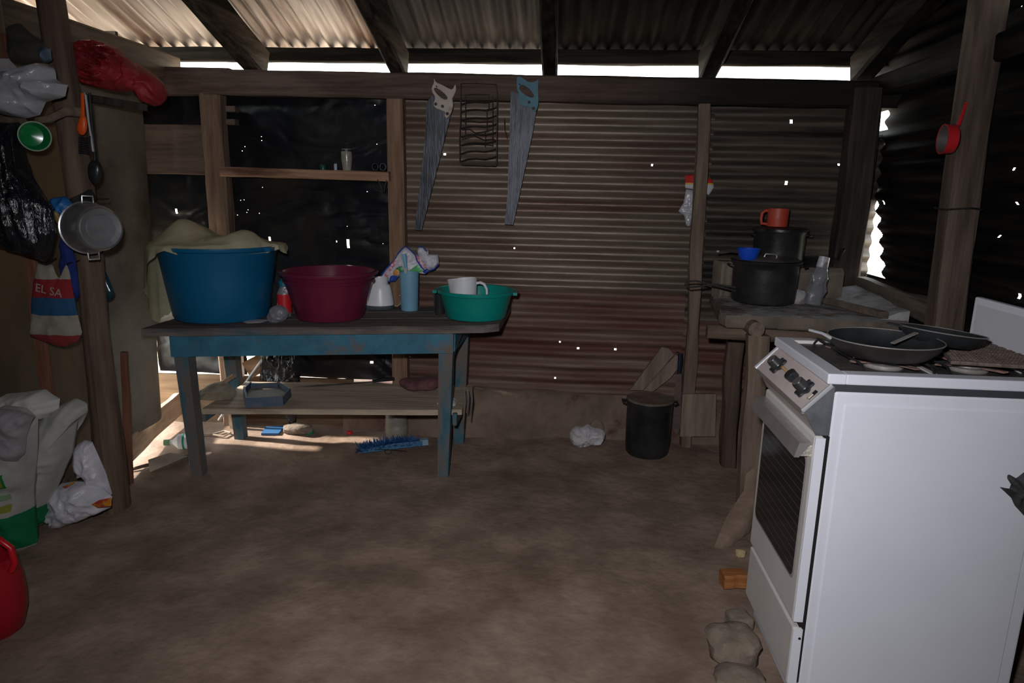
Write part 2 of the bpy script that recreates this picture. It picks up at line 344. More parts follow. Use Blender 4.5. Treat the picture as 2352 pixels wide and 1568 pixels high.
def corr(mb, fn, u0, u1, v0, v1, pitch=.076, amp=.0115, per=8, ustep=.25, holes=(), extra=(), phase=0, dent=.004, seed=0, keep=None):
    us = [u0]; k = max(1, round((u1-u0)/ustep)); us = [u0+(u1-u0)*i/k for i in range(k+1)]
    us += list(extra)
    for (hu, hv, wu, wv) in holes: us += [hu-wu/2, hu+wu/2]
    us = sorted(x for x in us if u0-1e-6 <= x <= u1+1e-6); k = max(2, round((v1-v0)/pitch*per)); vs_ = [v0+(v1-v0)*i/k for i in range(k+1)]
    V = []
    for v in vs_:
        for u in us:
            d = amp*math.sin(2*PI*v/pitch+phase) + dent*nz((u*1.3, v*2.0, seed), 1, seed)
            V.append(fn(u, v, d))
    F = []; n = len(us)
    for j in range(len(vs_)-1):
        for i in range(n-1):
            cu = (us[i]+us[i+1])/2; cv = (vs_[j]+vs_[j+1])/2
            if any(abs(cu-h[0]) < h[2]/2*.99 and abs(cv-h[1]) < max(h[3]/2, pitch/per*.51) for h in holes): continue
            if keep and not keep(cu, cv): continue
            F.append((j*n+i, j*n+i+1, (j+1)*n+i+1, (j+1)*n+i))
    mb.open = True
    return mb.add(V, F)

YW = 3.80
# ================================================================== SETTING
# ---- floor
def floor_z(x, y):
    z = .012*nz((x, y, 0), 1.1, 1) + .006*nz((x, y, 0), 3.5, 2) + .0025*nz((x, y, 0), 11, 3)
    if y > 3.35: z += min(.03, (y-3.35)*.09)*(.6+.6*nz((x, y, 0), 4, 5))
    return z - .006
def FZ(x, y): return floor_z(x, y)
mb = MB(); nx, ny = 150, 150; x0, x1, y0, y1 = -2.32, 1.70, -1.62, 3.90
for j in range(ny+1):
    for i in range(nx+1):
        x = x0+(x1-x0)*i/nx; y = y0+(y1-y0)*(j/ny); mb.v.append(Vector((x, y, floor_z(x, y))))
for j in range(ny):
    for i in range(nx): mb.f.append((j*(nx+1)+i, j*(nx+1)+i+1, (j+1)*(nx+1)+i+1, (j+1)*(nx+1)+i)); mb.mi.append(0)
mb.open = True
tag(mb.build('floor', DIRT, smooth=True, base=(0, 0, 0)), 'packed brown dirt floor of the shed kitchen', 'floor', kind='structure')
mb = MB(); mb.box((0, 2, -.19), (60, 60, .3))
tag(mb.build('ground', GROUND, base=(0, 0, 0)), 'sunlit bare ground outside the shed', 'ground', kind='structure')

# ---- back wall
wb = thing('wall_back', 'back wall of black plastic and horizontal corrugated metal sheets on wooden posts', 'wall', (0, YW, 0), kind='structure')
def hb(px, py, w=7, h=6): p = PY(px, py, YW+.03); s = .0019; return (p.x, p.z, w*s, h*s)
holesR = [hb(1020, 352), hb(1498, 380, 5), hb(1328, 801), hb(1414, 806), hb(1286, 786, 5, 4), hb(1275, 869, 5, 4), hb(1181, 571, 4, 4)]
holesS = [hb(1818, 280, 7, 8), hb(1807, 420), hb(1930, 378)]
Xp2, Xp3 = -.91, .72
def backfn(u, v, d): return Vector((u, YW+.045+d, v))
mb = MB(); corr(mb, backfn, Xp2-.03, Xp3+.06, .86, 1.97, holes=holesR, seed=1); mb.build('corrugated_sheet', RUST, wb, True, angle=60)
def backfn2(u, v, d): return Vector((u, YW+.055+d+.012*nz((u*2, v*3, 0), 1, 8), v))
mb = MB(); corr(mb, backfn2, Xp2-.03, Xp3+.06, .26, .93, holes=holesR, seed=2, dent=.012, phase=.4); mb.build('corrugated_sheet', RUSTLOW, wb, True, angle=60)
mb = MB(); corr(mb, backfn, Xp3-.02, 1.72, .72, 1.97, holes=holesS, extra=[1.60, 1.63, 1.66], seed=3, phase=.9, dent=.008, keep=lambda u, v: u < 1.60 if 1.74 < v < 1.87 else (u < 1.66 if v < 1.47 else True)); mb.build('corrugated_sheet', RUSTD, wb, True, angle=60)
mb = MB(); corr(mb, backfn2, Xp3-.02, 1.66, .2, .80, seed=4, dent=.012, phase=1.2); mb.build('corrugated_sheet', RUSTLOW, wb, True, angle=60)
# black plastic on the left half
def plas(mb, x0, x1, z0, z1, seed, holes=(), amp=.03, nxx=70, nzz=80):
    ux = sorted([x0+(x1-x0)*i/nxx for i in range(nxx+1)] + [h[0]+s*h[2]/2 for h in holes for s in (-1, 1)])
    uz = sorted([z0+(z1-z0)*i/nzz for i in range(nzz+1)] + [h[1]+s*h[3]/2 for h in holes for s in (-1, 1)])
    n = len(ux)
    for z in uz:
        for x in ux:
            wv = .15*nz((x, z, 0), 3, seed+8); a = nz((x*.8, z*1.6, 0), 3.0, seed); b = .5-abs(nz((x*.9, (z+wv)*3.2, 1), 5, seed+3)); c = .5-abs(nz((x*.6, (z+wv)*2.2, 1), 13, seed+4))
            mb.v.append(Vector((x, YW+.05+amp*(.7*a+.5*b+.22*c), z)))
    for j in range(len(uz)-1):
        for i in range(n-1):
            cx = (ux[i]+ux[i+1])/2; cz = (uz[j]+uz[j+1])/2
            if any(abs(cx-h[0]) < h[2]/2*.98 and abs(cz-h[1]) < h[3]/2*.98 for h in holes): continue
            mb.f.append((j*n+i, j*n+i+1, (j+1)*n+i+1, (j+1)*n+i)); mb.mi.append(0)
    mb.open = True
hl = [(-1.815, .52, .10, .44), hb(615, 552, 6, 20), hb(797, 560, 8, 26), hb(850, 835, 10, 7), hb(770, 555, 3, 5)] + \
     [hb(*q, 1.6, 1.6) for q in ((548, 460), (556, 459), (566, 482), (563, 488), (592, 490), (541, 494), (597, 313), (597, 322), (558, 336), (552, 346), (598, 430), (858, 240), (862, 330), (842, 440), (795, 520), (877, 560))]
mb = MB(); plas(mb, -1.90, Xp2+.02, .30, 1.97, 11, hl); mb.build('plastic_sheet', PLASTIC, wb, True, angle=70)
mb = MB(); plas(mb, -2.42, -1.90, .30, 1.97, 15, [hb(400, 485, 6, 14)]); mb.build('plastic_sheet', PLASTIC, wb, True, angle=70)
# plinth of packed earth and sill board
mb = MB(); rows = []
for k in range(61):
    x = -1.25+(1.62+1.25)*k/60; t = .285+.012*nz((x, 0, 0), 4, 3); yy = YW-.01+.02*nz((x, 1, 0), 3, 4) + .05*min(1, max(0, (x+.2)/.4))
    rows.append([Vector((x, yy-.05, -.02)), Vector((x, yy-.03+.015*nz((x, 2, 0), 7), t*.5)), Vector((x, yy, t-.02)), Vector((x, yy+.03, t)), Vector((x, YW+.14, t)), Vector((x, YW+.14, -.02))])
mb.loft(rows); mb.build('earth_plinth', CONC, wb, True, angle=50)
mb = MB(); beam(mb, (-2.42, YW+.01, .13), (-1.2, YW+.01, .14), .03, .34, seed=21, wob=.006); mb.build('sill_board', wood('sill_wood', (.13, .08, .046), (.22, .14, .082), 'x'), wb)
# posts
def post(mb, pts, w, h, seed, **k):
    rings = []
    for i in range(len(pts)-1): pass
    beam(mb, pts[0], pts[-1], w, h, up=(0, 1, 0), seed=seed, **k)
mb = MB(); beam(mb, (-1.93, YW-.02, -.03), (-1.922, YW-.02, 1.9), .118, .09, up=(0, 1, 0), seed=31, wob=.009, seg=16); mb.build('post', W_POST, wb)
mb = MB(); beam(mb, (Xp2, YW-.02, -.03), (Xp2, YW-.02, 1.9), .088, .09, up=(0, 1, 0), seed=32, wob=.004, seg=16); mb.build('post', wood('wood_post_red', (.17, .10, .064), (.30, .19, .125), 'z'), wb)
mb = MB(); beam(mb, PY(1578, 985, YW-.03)+Vector((0, 0, -.1)), PY(1618, 235, YW-.03), .062, .07, up=(0, 1, 0), seed=33, wob=.008, seg=16); mb.build('post', wood('wood_post3', (.13, .092, .07), (.23, .17, .13), 'z'), wb)
mb = MB(); beam(mb, (1.50, YW-.06, -.03), (1.495, YW-.06, 1.95), .14, .13, up=(0, 1, 0), seed=34, wob=.008, seg=14); mb.build('corner_post', W_POSTD, wb)
mb = MB(); beam(mb, (-2.44, YW+.02, -.03), (-2.44, YW+.02, 2.0), .05, .05, up=(0, 1, 0), seed=35); mb.build('corner_post', W_POST, wb)
# top beam, spliced near the left post
zt = 2.005
pL = PY(600, 169, YW-.07)
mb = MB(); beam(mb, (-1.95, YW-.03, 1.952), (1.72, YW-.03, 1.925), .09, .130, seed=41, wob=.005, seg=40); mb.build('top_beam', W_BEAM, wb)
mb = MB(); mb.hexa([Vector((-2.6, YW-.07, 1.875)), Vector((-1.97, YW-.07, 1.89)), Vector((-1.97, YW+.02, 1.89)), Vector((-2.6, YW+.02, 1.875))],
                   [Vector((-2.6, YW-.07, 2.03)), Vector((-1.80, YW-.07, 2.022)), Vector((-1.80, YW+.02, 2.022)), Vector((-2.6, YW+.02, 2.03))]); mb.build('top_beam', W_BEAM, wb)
# wide plank on the left, black board under the splice
mb = MB(); beam(mb, (-2.43, YW-.035, 1.60), (-1.985, YW-.03, 1.60), .03, .265, seed=43, wob=.004); mb.build('wall_plank', W_BOARD, wb)
# shelf plank between the posts
mb = MB(); pa = PY(505, 394, YW-.11); pb = PY(893, 405, YW-.11)
beam(mb, pa+Vector((0, .06, 0)), pb+Vector((.0, .06, 0)), .13, .05, seed=44, wob=.004, seg=14); shelf = mb.build('shelf_plank', W_SHELF, wb)
for q in ((546, 251), (546, 281)):     # small cleats beside the left post
    c = PY(q[0]-12, q[1], YW-.03); mb = MB(); mb.box(c, (.05, .05, .03)); mb.build('cleat', W_BOARD, wb)
# board leaning over the plinth by the right-hand post
mb = MB(); q = [PY(1568, 905, YW-.075), PY(1645, 905, YW-.075), PY(1643, 1002, YW-.075), PY(1562, 1002, YW-.075)]
mb.prism(q, (0, .03, 0)); mb.build('wall_board', wood('grey_board', (.20, .15, .115), (.31, .245, .19), 'z'), wb)

# ---- left wall
XL = -2.17
wl = thing('wall_left', 'left wall of brown panels nailed to rough poles', 'wall', (XL, 1, 0), kind='structure')
def lpanel(y0, y1, z0, z1, mat, seed, curl=0, name='wall_or_blocker_panel', x=XL):  # makes the wall panels and also the added light blocker outside
    mb = MB(); n, k = 24, 26; mb.open = False; A = []
    for j in range(k+1):
        for i in range(n+1):
            t = i/n; y = y0+(y1-y0)*t; s = j/k; z = z0+(z1-z0)*s
            xx = x + .01*nz((y, z, 0), 1.5, seed) - curl*max(0, (t-.70)/.30)**2*(.15+.85*(1-s)**1.5)
            A.append(Vector((xx, y, z)))
    B = [p+Vector((-.006, 0, 0)) for p in A]; o = len(A); F = []
    for j in range(k):
        for i in range(n):
            f = (j*(n+1)+i, j*(n+1)+i+1, (j+1)*(n+1)+i+1, (j+1)*(n+1)+i); F.append(f); F.append(tuple(a+o for a in f[::-1]))
    for j in range(k):
        a = j*(n+1)+n; b = a+n+1; F.append((a, a+o, b+o, b)); a = j*(n+1); b = a+n+1; F.append((a, b, b+o, a+o))
    mb.add(A+B, F); return mb.build(name, mat, wl, True)
lpanel(2.93, 3.50, .16, 1.98, PANELG, 3, curl=.075, x=XL+.03)
lpanel(2.0, 3.0, -.02, 1.98, PANEL, 4)
lpanel(.8, 2.02, -.02, 1.98, PANEL, 5, x=XL-.008)
lpanel(-1.6, .82, -.02, 1.98, PANEL, 6)
lpanel(3.30, 3.98, .95, 2.12, W_POSTD, 8, x=XL-.50)  # added panel outside the wall, only blocks skylight above the low opening
mb = MB(); mb.box((XL-.27, 3.40, 1.55), (.50, .02, 1.16)); mb.build('added_blocker_board', W_POSTD, wl)  # added board, closes the side of the light blocker
lpanel(-1.6, 2.78, 1.95, 3.9, W_POSTD, 7, name='gable_panel', x=XL-.04)
mb = MB(); beam(mb, (XL-.03, -1.6, 2.04), (XL-.03, 3.9, 2.04), .09, .13, seed=51, wob=.006, seg=24); mb.build('top_plate', wood('plate_wood', (.07, .05, .036), (.15, .11, .08), 'y'), wl)
mb = MB(); beam(mb, PZ(292, 1048, .10)+Vector((.02, -.25, 0)), PZ(418, 918, .12), .035, .13, seed=52, wob=.008, seg=12); mb.build('sill_plank', W_LIGHT, wl)
mb = MB(); beam(mb, (XL+.0, .2, .1), (XL+.02, 2.86, .11), .05, .1, seed=53, wob=.008); mb.build('sill_plank', W_BOARD, wl)
# the rough pole that carries the hanging things
pole = [(-1.955, 2.69, -.03), (-1.957, 2.69, .3), (-1.962, 2.70, .8), (-1.965, 2.71, 1.2), (-1.975, 2.715, 1.6), (-2.0, 2.72, 2.0), (-2.02, 2.72, 2.52)]
mb = MB(); mb.tube(pole, [.068, .058, .052, .048, .048, .05, .05], 14, wob=.35, seed=3); mb.build('pole', wood('pole_wood', (.09, .06, .043), (.18, .124, .09), 'z'), wl, True)
mb = MB(); beam(mb, PZ(298, 1108, 0)-Vector((0, 0, .02)), PY(284, 808, 2.95), .030, .02, up=(0, 1, 0), seed=54); mb.build('batten', BATTEN, wl)
mb = MB(); q0 = PY(0, 120, 2.60); beam(mb, (q0.x-.03, 2.60, 1.62), (q0.x-.04, 2.60, 2.60), .08, .08, up=(0, 1, 0), seed=55); mb.build('pole', W_POST, wl)
mb = MB(); beam(mb, (-2.12, 2.585, .5), (-2.12, 2.585, 1.95), .05, .02, up=(0, 1, 0), seed=56); mb.build('batten', BATTEN, wl)

# ---- right wall
XR = 1.62
wr = thing('wall_right', 'soot-blackened corrugated right wall behind the cooking hearth', 'wall', (XR, 1, 0), kind='structure')
def rh(px, py, w=6, h=8): p = PX(px, py, XR+.03); return (p.y, p.z, w*.002, h*.0014)
hr = [rh(2025, 330), rh(2025, 465), rh(2322, 390), rh(2340, 465), rh(2297, 545), rh(2335, 680, 8, 8)]
def rfn(u, v, d): return Vector((XR+.03+d, u, v))
def rkeep(u, v):
    # torn far edge: open strip beside the corner post
    if 1.02 <= v < 1.46: return u < 3.875-.255*((1.46-v)/.44)**.9 + .012*nz((0, v, 0), 14, 2)
    if v > 2.05 and u < 2.97: return v < (2.082+(2.95-u)*.25 if u > 2.45 else 2.2)
    if v > 2.05: return v < 2.06
    if 1.765 < v < 1.86: return u < 3.835
    return True
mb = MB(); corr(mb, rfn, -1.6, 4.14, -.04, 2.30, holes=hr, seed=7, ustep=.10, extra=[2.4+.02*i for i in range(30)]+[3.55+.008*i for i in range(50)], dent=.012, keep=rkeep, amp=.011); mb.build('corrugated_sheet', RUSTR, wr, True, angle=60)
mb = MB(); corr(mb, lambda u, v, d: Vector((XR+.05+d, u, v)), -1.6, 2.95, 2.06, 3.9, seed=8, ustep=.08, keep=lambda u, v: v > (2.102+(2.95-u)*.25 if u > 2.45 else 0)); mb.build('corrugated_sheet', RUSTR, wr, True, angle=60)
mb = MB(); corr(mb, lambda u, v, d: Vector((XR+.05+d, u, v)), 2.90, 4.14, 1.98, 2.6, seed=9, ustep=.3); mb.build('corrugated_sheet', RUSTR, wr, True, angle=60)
mb = MB(); beam(mb, (1.545, 2.80, -.03), (1.525, 2.84, 2.5), .11, .10, up=(0, 1, 0), seed=61, wob=.008, seg=18); mb.build('post', wood('wood_post_r', (.08, .058, .045), (.165, .122, .096), 'z'), wr)
mb = MB()
pc = Vector((1.532, 2.825, 1.385))
mb.tube([pc+Vector((math.cos(a)*.082, math.sin(a)*.078, .004*math.sin(3*a))) for a in [2*PI*i/20 for i in range(21)]], .0035, 6); mb.build('tie_wire', WIRE, wr)
mb = MB(); beam(mb, (1.565, 2.93, .95), (1.57, 3.70, .97), .06, .09, seed=63, wob=.01, seg=18); mb.build('wall_rail', wood('rail_wood', (.10, .08, .062), (.19, .155, .12), 'y'), wr)
mb = MB(); beam(mb, (1.585, -1.5, 1.94), (1.585, 3.84, 1.97), .08, .1, seed=64); mb.build('top_plate', W_RAFTD, wr)
# ---- wall behind the photographer
mb = MB(); corr(mb, lambda u, v, d: Vector((u, -1.62+d, v)), -2.6, 1.75, -.05, 4.1, seed=10, ustep=.8, per=4)
tag(mb.build('wall_front', RUSTD, base=(0, -1.62, 0)), 'corrugated metal wall behind the photographer', 'wall', kind='structure')

# ---- roof
rf = thing('ceiling', 'low sloping roof of corrugated metal sheets on wooden rafters', 'roof', (0, 2, 2.5), kind='structure')
SL = .333
def roofz(y): return 2.172 + (3.95-y)*SL
def sheet(x0, x1, mat, seed, dz=0, y0=-1.75, y1=4.06):
    mb = MB()
    corr(mb, lambda u, v, d: Vector((v, u, roofz(u)+.012+dz+d)), y0, y1, x0, x1, seed=seed, ustep=.5, dent=.006, amp=.016); return mb.build('corrugated_sheet', mat, rf, True, angle=60)
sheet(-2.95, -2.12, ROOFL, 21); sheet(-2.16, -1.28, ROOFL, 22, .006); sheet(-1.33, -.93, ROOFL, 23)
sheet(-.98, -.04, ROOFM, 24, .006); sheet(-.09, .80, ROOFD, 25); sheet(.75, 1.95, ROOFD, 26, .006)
def rafter_at(px, mat, w=.085, h=.152, py=172, dx=0, seed=0):
    p = PY(px, py, YW-.05); x = p.x
    yA, yB = 3.86, -1.6
    def zc(y): return roofz(y)-.05-h/2-.012
    mb = MB(); beam(mb, (x, yA, zc(yA)), (x+dx, yB, zc(yB)), w, h, seed=seed, wob=.008, seg=26); return mb.build('rafter', mat, rf)
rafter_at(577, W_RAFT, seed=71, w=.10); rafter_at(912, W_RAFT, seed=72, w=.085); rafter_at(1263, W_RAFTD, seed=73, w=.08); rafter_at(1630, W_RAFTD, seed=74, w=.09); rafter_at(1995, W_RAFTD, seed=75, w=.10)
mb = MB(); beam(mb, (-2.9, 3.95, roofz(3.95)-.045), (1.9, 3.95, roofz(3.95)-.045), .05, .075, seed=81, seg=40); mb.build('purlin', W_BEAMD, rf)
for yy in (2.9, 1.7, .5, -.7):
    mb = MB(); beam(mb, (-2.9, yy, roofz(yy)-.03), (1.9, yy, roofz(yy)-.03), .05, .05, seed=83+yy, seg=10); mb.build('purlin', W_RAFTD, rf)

# ================================================================== THINGS
def Lm(p, d=FPX): return ((p-CAMO).dot(_f))/FPX        # metres per pixel at a point
def away(px, py, z, r):
    """centre of a round base whose nearest point is seen at the pixel"""
    p = PZ(px, py, z); d = Vector((p.x, p.y, 0)).normalized(); c = p + d*r; c.z = z; return c
def keyhole(outer, inner):
    outer = [Vector(p) for p in outer]; inner = [Vector(p) for p in inner]
    def area(P): return sum(P[i].x*P[(i+1) % len(P)].z-P[(i+1) % len(P)].x*P[i].z for i in range(len(P)))
    if area(outer)*area(inner) > 0: inner = inner[::-1]
    bi, bj = min(((i, j) for i in range(len(outer)) for j in range(len(inner))), key=lambda t: (outer[t[0]]-inner[t[1]]).length)
    return outer[:bi+1] + inner[bj:] + inner[:bj+1] + outer[bi:]
def smoothpoly(P, k=3):
    """Chaikin corner cutting on pixel outlines"""
    for _ in range(k):
        Q = []
        for i in range(len(P)):
            a, b = P[i], P[(i+1) % len(P)]
            Q += [(a[0]*.75+b[0]*.25, a[1]*.75+b[1]*.25), (a[0]*.25+b[0]*.75, a[1]*.25+b[1]*.75)]
        P = Q
    return P
def rock(c, dims, seed, n=14, k=9):
    mb = MB(); rings = []
    for j in range(k+1):
        ph = -PI/2+PI*j/k; ring = []
        for i in range(n):
            th = 2*PI*i/n; d = Vector((math.cos(th)*math.cos(ph), math.sin(th)*math.cos(ph), math.sin(ph)))
            d = Vector([math.copysign(abs(a)**.75, a) for a in d]); q = 1+.22*nz(d, 1.3, seed)+.1*nz(d, 3, seed)
            ring.append(Vector(c)+Vector((d.x*dims[0]*q, d.y*dims[1]*q, max(-.7, d.z)*dims[2]*q)))
        rings.append(ring)
    return mb.loft(rings)

# ---------------------------------------------------------------- table
tb = thing('work_table', 'long worn blue wooden table with a low shelf against the black plastic wall', 'table', (-1.15, 3.35, 0))
def tz(x): return .752+(x+1.93)*.0274
fl_, fr_ = Vector((-1.945, 2.985, 0)), Vector((-.285, 3.145, 0)); bl_, br_ = Vector((-1.93, 3.58, 0)), Vector((-.27, 3.72, 0))
for k, (a, b) in enumerate(((0, .36), (.365, .68), (.685, 1))):
    mb = MB(); rings = []
    for i in range(25):
        t = i/24; f0 = fl_.lerp(fr_, t); b0 = bl_.lerp(br_, t); p = f0.lerp(b0, a); q = f0.lerp(b0, b)
        e = .0
        if k == 0 and t > .96: p.y += (t-.96)*.9
        z = tz(p.x)+.003*nz((t*9, k, 0), 1, 4); th = .036
        p.y += .006*nz((t*8, k, 0), 1, 5); ring = [Vector((p.x, p.y, z-th)), Vector((p.x, p.y-.002, z-.006)), Vector((p.x, p.y+.006, z)), Vector((q.x, q.y-.004, z)), Vector((q.x, q.y, z-.006)), Vector((q.x, q.y, z-th))]
        rings.append(ring)
    mb.loft(rings); mb.build('tabletop_plank', W_TOP, tb)
LEG = {'a': (-1.77, 3.075), 'b': (-.56, 3.215), 'c': (-1.785, 3.56), 'd': (-.545, 3.655)}
for k, (x, y) in LEG.items():
    zt_ = tz(x)-.036; xt = x+(-.03 if k in 'ac' else .02); mb = MB()
    w1, w0 = .036, .027
    mb.hexa([Vector((x-w0, y-w0, FZ(x, y)-.01)), Vector((x+w0, y-w0, FZ(x, y)-.01)), Vector((x+w0, y+w0, FZ(x, y)-.01)), Vector((x-w0, y+w0, FZ(x, y)-.01))],
            [Vector((xt-w1, y-w1, zt_)), Vector((xt+w1, y-w1, zt_)), Vector((xt+w1, y+w1, zt_)), Vector((xt-w1, y+w1, zt_))]); mb.build('leg', BLUELEG, tb)
def apron(x0, y0, x1, y1):
    mb = MB(); d = Vector((x1-x0, y1-y0, 0)).normalized(); n = Vector((-d.y, d.x, 0))*.013
    a, b = Vector((x0, y0, 0)), Vector((x1, y1, 0)); za, zb = tz(x0)-.037, tz(x1)-.037; h = .105
    q = [a-n, b-n, b+n, a+n]; zz = [za, zb, zb, za]
    mb.hexa([p+Vector((0, 0, z-h)) for p, z in zip(q, zz)], [p+Vector((0, 0, z)) for p, z in zip(q, zz)]); return mb.build('apron', BLUEP, tb)
apron(-1.835, 3.035, -.505, 3.175); apron(-.512, 3.2, -.50, 3.66); apron(-1.83, 3.06, -1.83, 3.56); apron(-1.82, 3.585, -.52, 3.685)
mb = MB(); rings = []
for i in range(17):
    t = i/16; x = -1.75+t*(1.75-.47); y0 = 3.105+t*.125; y1 = 3.60+t*.07; z = .332+.012*t+.004*nz((t*5, 0, 0), 1, 7)
    rings.append([Vector((x, y0, z-.028)), Vector((x, y0, z)), Vector((x, y1, z)), Vector((x, y1, z-.028))])
mb.loft(rings); mb.build('low_shelf', W_LOW, tb)
mb = MB(); beam(mb, (-.50, 3.2, .30), (-.495, 3.66, .30), .02, .06, seed=91); mb.build('shelf_bearer', BLUELEG, tb)
mb = MB(); beam(mb, (-1.745, 3.11, .29), (-1.76, 3.56, .29), .02, .05, seed=92); mb.build('shelf_bearer', BLUELEG, tb)
SZ = lambda x: .332+.012*((x+1.75)/1.28)
for k, (xx, l) in enumerate(((1066, 92), (1074, 60), (1082, 78))):
    p = PY(xx, 893, 3.22+k*.05); mb = MB(); mb.tube([p, p+Vector((.006, -.01, -.06)), p+Vector((-.004, -.004, -l*.0021))], [.005, .006, .003], 6, flat=.4); mb.build('hanging_strap', M('dusty_strap', (.10, .085, .075), (.17, .14, .12), scale=20), tb)
mb = MB(); p = PY(1060, 770, 3.19); mb.tube([p+Vector((.0, -.0, .01)), p+Vector((-.02, -.004, -.05)), p+Vector((-.045, -.0, -.13)), p+Vector((-.047, .0, -.25))], .003, 6); mb.build('cable', WIRE, tb)

# ---------------------------------------------------------------- things on the table
def lathe_thing(name, label, cat, c, prof, mat, n=48, group=None, wob=0, parts=None, sx=1, sy=1, seed=0):
    t = thing(name, label, cat, c, group); mb = MB(); mb.lathe(prof, c, n, wob=wob, sx=sx, sy=sy, seed=seed); mb.build(parts or 'body', mat, t, True, angle=35); return t
def tubprof(r0, r1, h, t=.006, rim=.02, foot=.0):
    return [(0, .004), (r0*.9, .004), (r0*.97, 0), (r0, .012), (r0+(r1-r0)*.5, h*.5), (r1-.004, h-.03), (r1, h-.022), (r1+rim*.8, h-.018), (r1+rim, h-.008), (r1+rim, h-.001), (r1+rim*.6, h), (r1, h-.002), (r1-t, h-.02), (r0+(r1-r0)*.5-t, h*.5), (r0-t, .014), (0, .012)]
# big blue tub with cloth
z = tz(-1.45)+.003; ctub = away(513, 743, z, .228); mp_ = Lm(ctub)
hT = PY(503, 572, ctub.y-.26).z - z
tub = thing('wash_tub', 'big deep blue plastic tub with an olive cloth spilling over its rim', 'tub', ctub)
mb = MB(); mb.lathe(tubprof(.228, .279, hT, rim=.018), ctub, 64); mb.build('body', TUBBLUE, tub, True, angle=35)
for sg in (-1, 1):
    mb = MB(); cx = ctub+Vector((sg*.295, -.03, hT-.012)); mb.box(cx, (.03, .13, .018)); mb.build('grip', TUBBLUE, tub)
# cloth over the tub
mb = MB(); NT, NS = 96, 26; R1 = .287
def cl_h(x, y):   # mound above rim
    d1 = (x+.17)**2/.012+(y+.02)**2/.03; d2 = (x-.16)**2/.008+(y+.06)**2/.02; d3 = (x)**2/.05+(y)**2/.05
    return .10*math.exp(-d1)+.058*math.exp(-d2)+.03*math.exp(-d3)+.012*nz((x, y, 0), 12, 6)+.008*abs(nz((x, y, 0), 22, 8))
vs = []; fs = []
for i in range(NT):
    th = 2*PI*i/NT
    wgt = max(0, math.cos((th-PI)*.5))**14            # strong on the left
    drop = .40*wgt if wgt > .03 else 0
    drop += .05*max(0, math.cos((th-.1)*1))**40
    for k in range(NS+1):
        if k <= 14:
            r = R1*(k/14)*(.965 if drop < .01 else 1.06); x, y = r*math.cos(th), r*math.sin(th); zz = hT+cl_h(x, y)*(1-.75*(k/14)**6)-(.02 if k == 0 else 0)
            zz = max(zz, hT-.004) if drop > .01 or k < 14 else hT-.03
            if drop > .01 and k >= 12: zz = max(zz, hT+.012)
        else:
            if drop <= .01: r = R1*.955; zz = hT-.03-.004*(k-14)/12
            else:
                t = (k-14)/(NS-14); r = R1*1.06+.02+(.006*math.sin(th*19)+.004*math.sin(th*31))*t+.012*t; zz = hT+.006-drop*t*(1+.10*nz((th*3, 0, 0), 2, 9))
        vs.append(ctub+Vector((r*math.cos(th), r*math.sin(th)*.98, zz)))
for i in range(NT):
    j = (i+1) % NT
    for k in range(NS):
        fs.append((i*(NS+1)+k, i*(NS+1)+k+1, j*(NS+1)+k+1, j*(NS+1)+k))
mb.open = True; mb.add(vs, fs)
cl = mb.build('cloth', CLOTH, None, True, base=ctub+Vector((0, 0, hT)), angle=80)
tag(cl, 'olive green cloth heaped in and hanging over the blue tub', 'cloth')
# purple tub
z = tz(-.94)+.003; c = away(760, 741, z, .165); hP = PY(757, 634, c.y-.235).z-z
t = thing('wash_basin', 'deep maroon plastic basin with a wide rim beside the blue tub', 'basin', c)
mb = MB(); rings = []; prof = tubprof(.165, .222, hP, rim=.018)
for (r, zz) in prof:
    ring = []
    for i in range(96):
        th = 2*PI*i/96; rr = r
        if r > .1 and .02 < zz < hP-.04: rr = r + .0022*math.cos(th*14)*math.sin(PI*(zz/hP))
        ring.append(c+Vector((max(rr, 1e-4)*math.cos(th), max(rr, 1e-4)*math.sin(th), zz)))
    rings.append(ring)
mb.loft(rings); mb.build('body', TUBPURP, t, True, angle=35)
mb = MB(); mb.lathe([(.2185, hP-.055), (.2215, hP-.052), (.2225, hP-.046), (.220, hP-.043)], c, 64); mb.build('rib', TUBPURP, t, True)
# green basin with jug
z = tz(-.28)+.003; cg = away(1093, 739, z, .150); hG = PY(1093, 676, cg.y-.185).z-z
t = thing('wash_basin', 'small teal green basin holding a white measuring jug', 'basin', cg)
mb = MB(); mb.lathe(tubprof(.150, .180, hG, rim=.016), cg, 64); mb.build('body', BASGREEN, t, True, angle=35)
for sg in (-1, 1):
    mb = MB(); mb.box(cg+Vector((sg*.198, -.01, hG-.012)), (.02, .10, .014)); mb.build('grip', BASGREEN, t)
cj = cg+Vector((-.045, -.02, .014)); pj = PY(1066, 640, cj.y); hJ = pj.z-cj.z; cj.x = pj.x
t = thing('measuring_jug', 'white plastic measuring jug with side handle standing in the green basin', 'jug', cj)
mb = MB(); rings = []; r = .062
for (k, zz) in ((0.02, 0.004), (.9, .0), (.94, .004), (1.0, hJ*.5), (1.03, hJ), (.98, hJ), (.95, hJ*.5), (.9, .008), (.02, .008)):
    ring = []
    for i in range(48):
        th = 2*PI*i/48; sp = max(0, math.cos(th-PI))**12*.022*(zz/hJ)**2; ring.append(cj+Vector(((r*k+sp)*math.cos(th), (r*k)*math.sin(th), zz+(.0 if zz < hJ*.9 else .006*math.cos(th)))))
    rings.append(ring)
mb.loft(rings); mb.build('body', WHITEPL, t, True, angle=35)
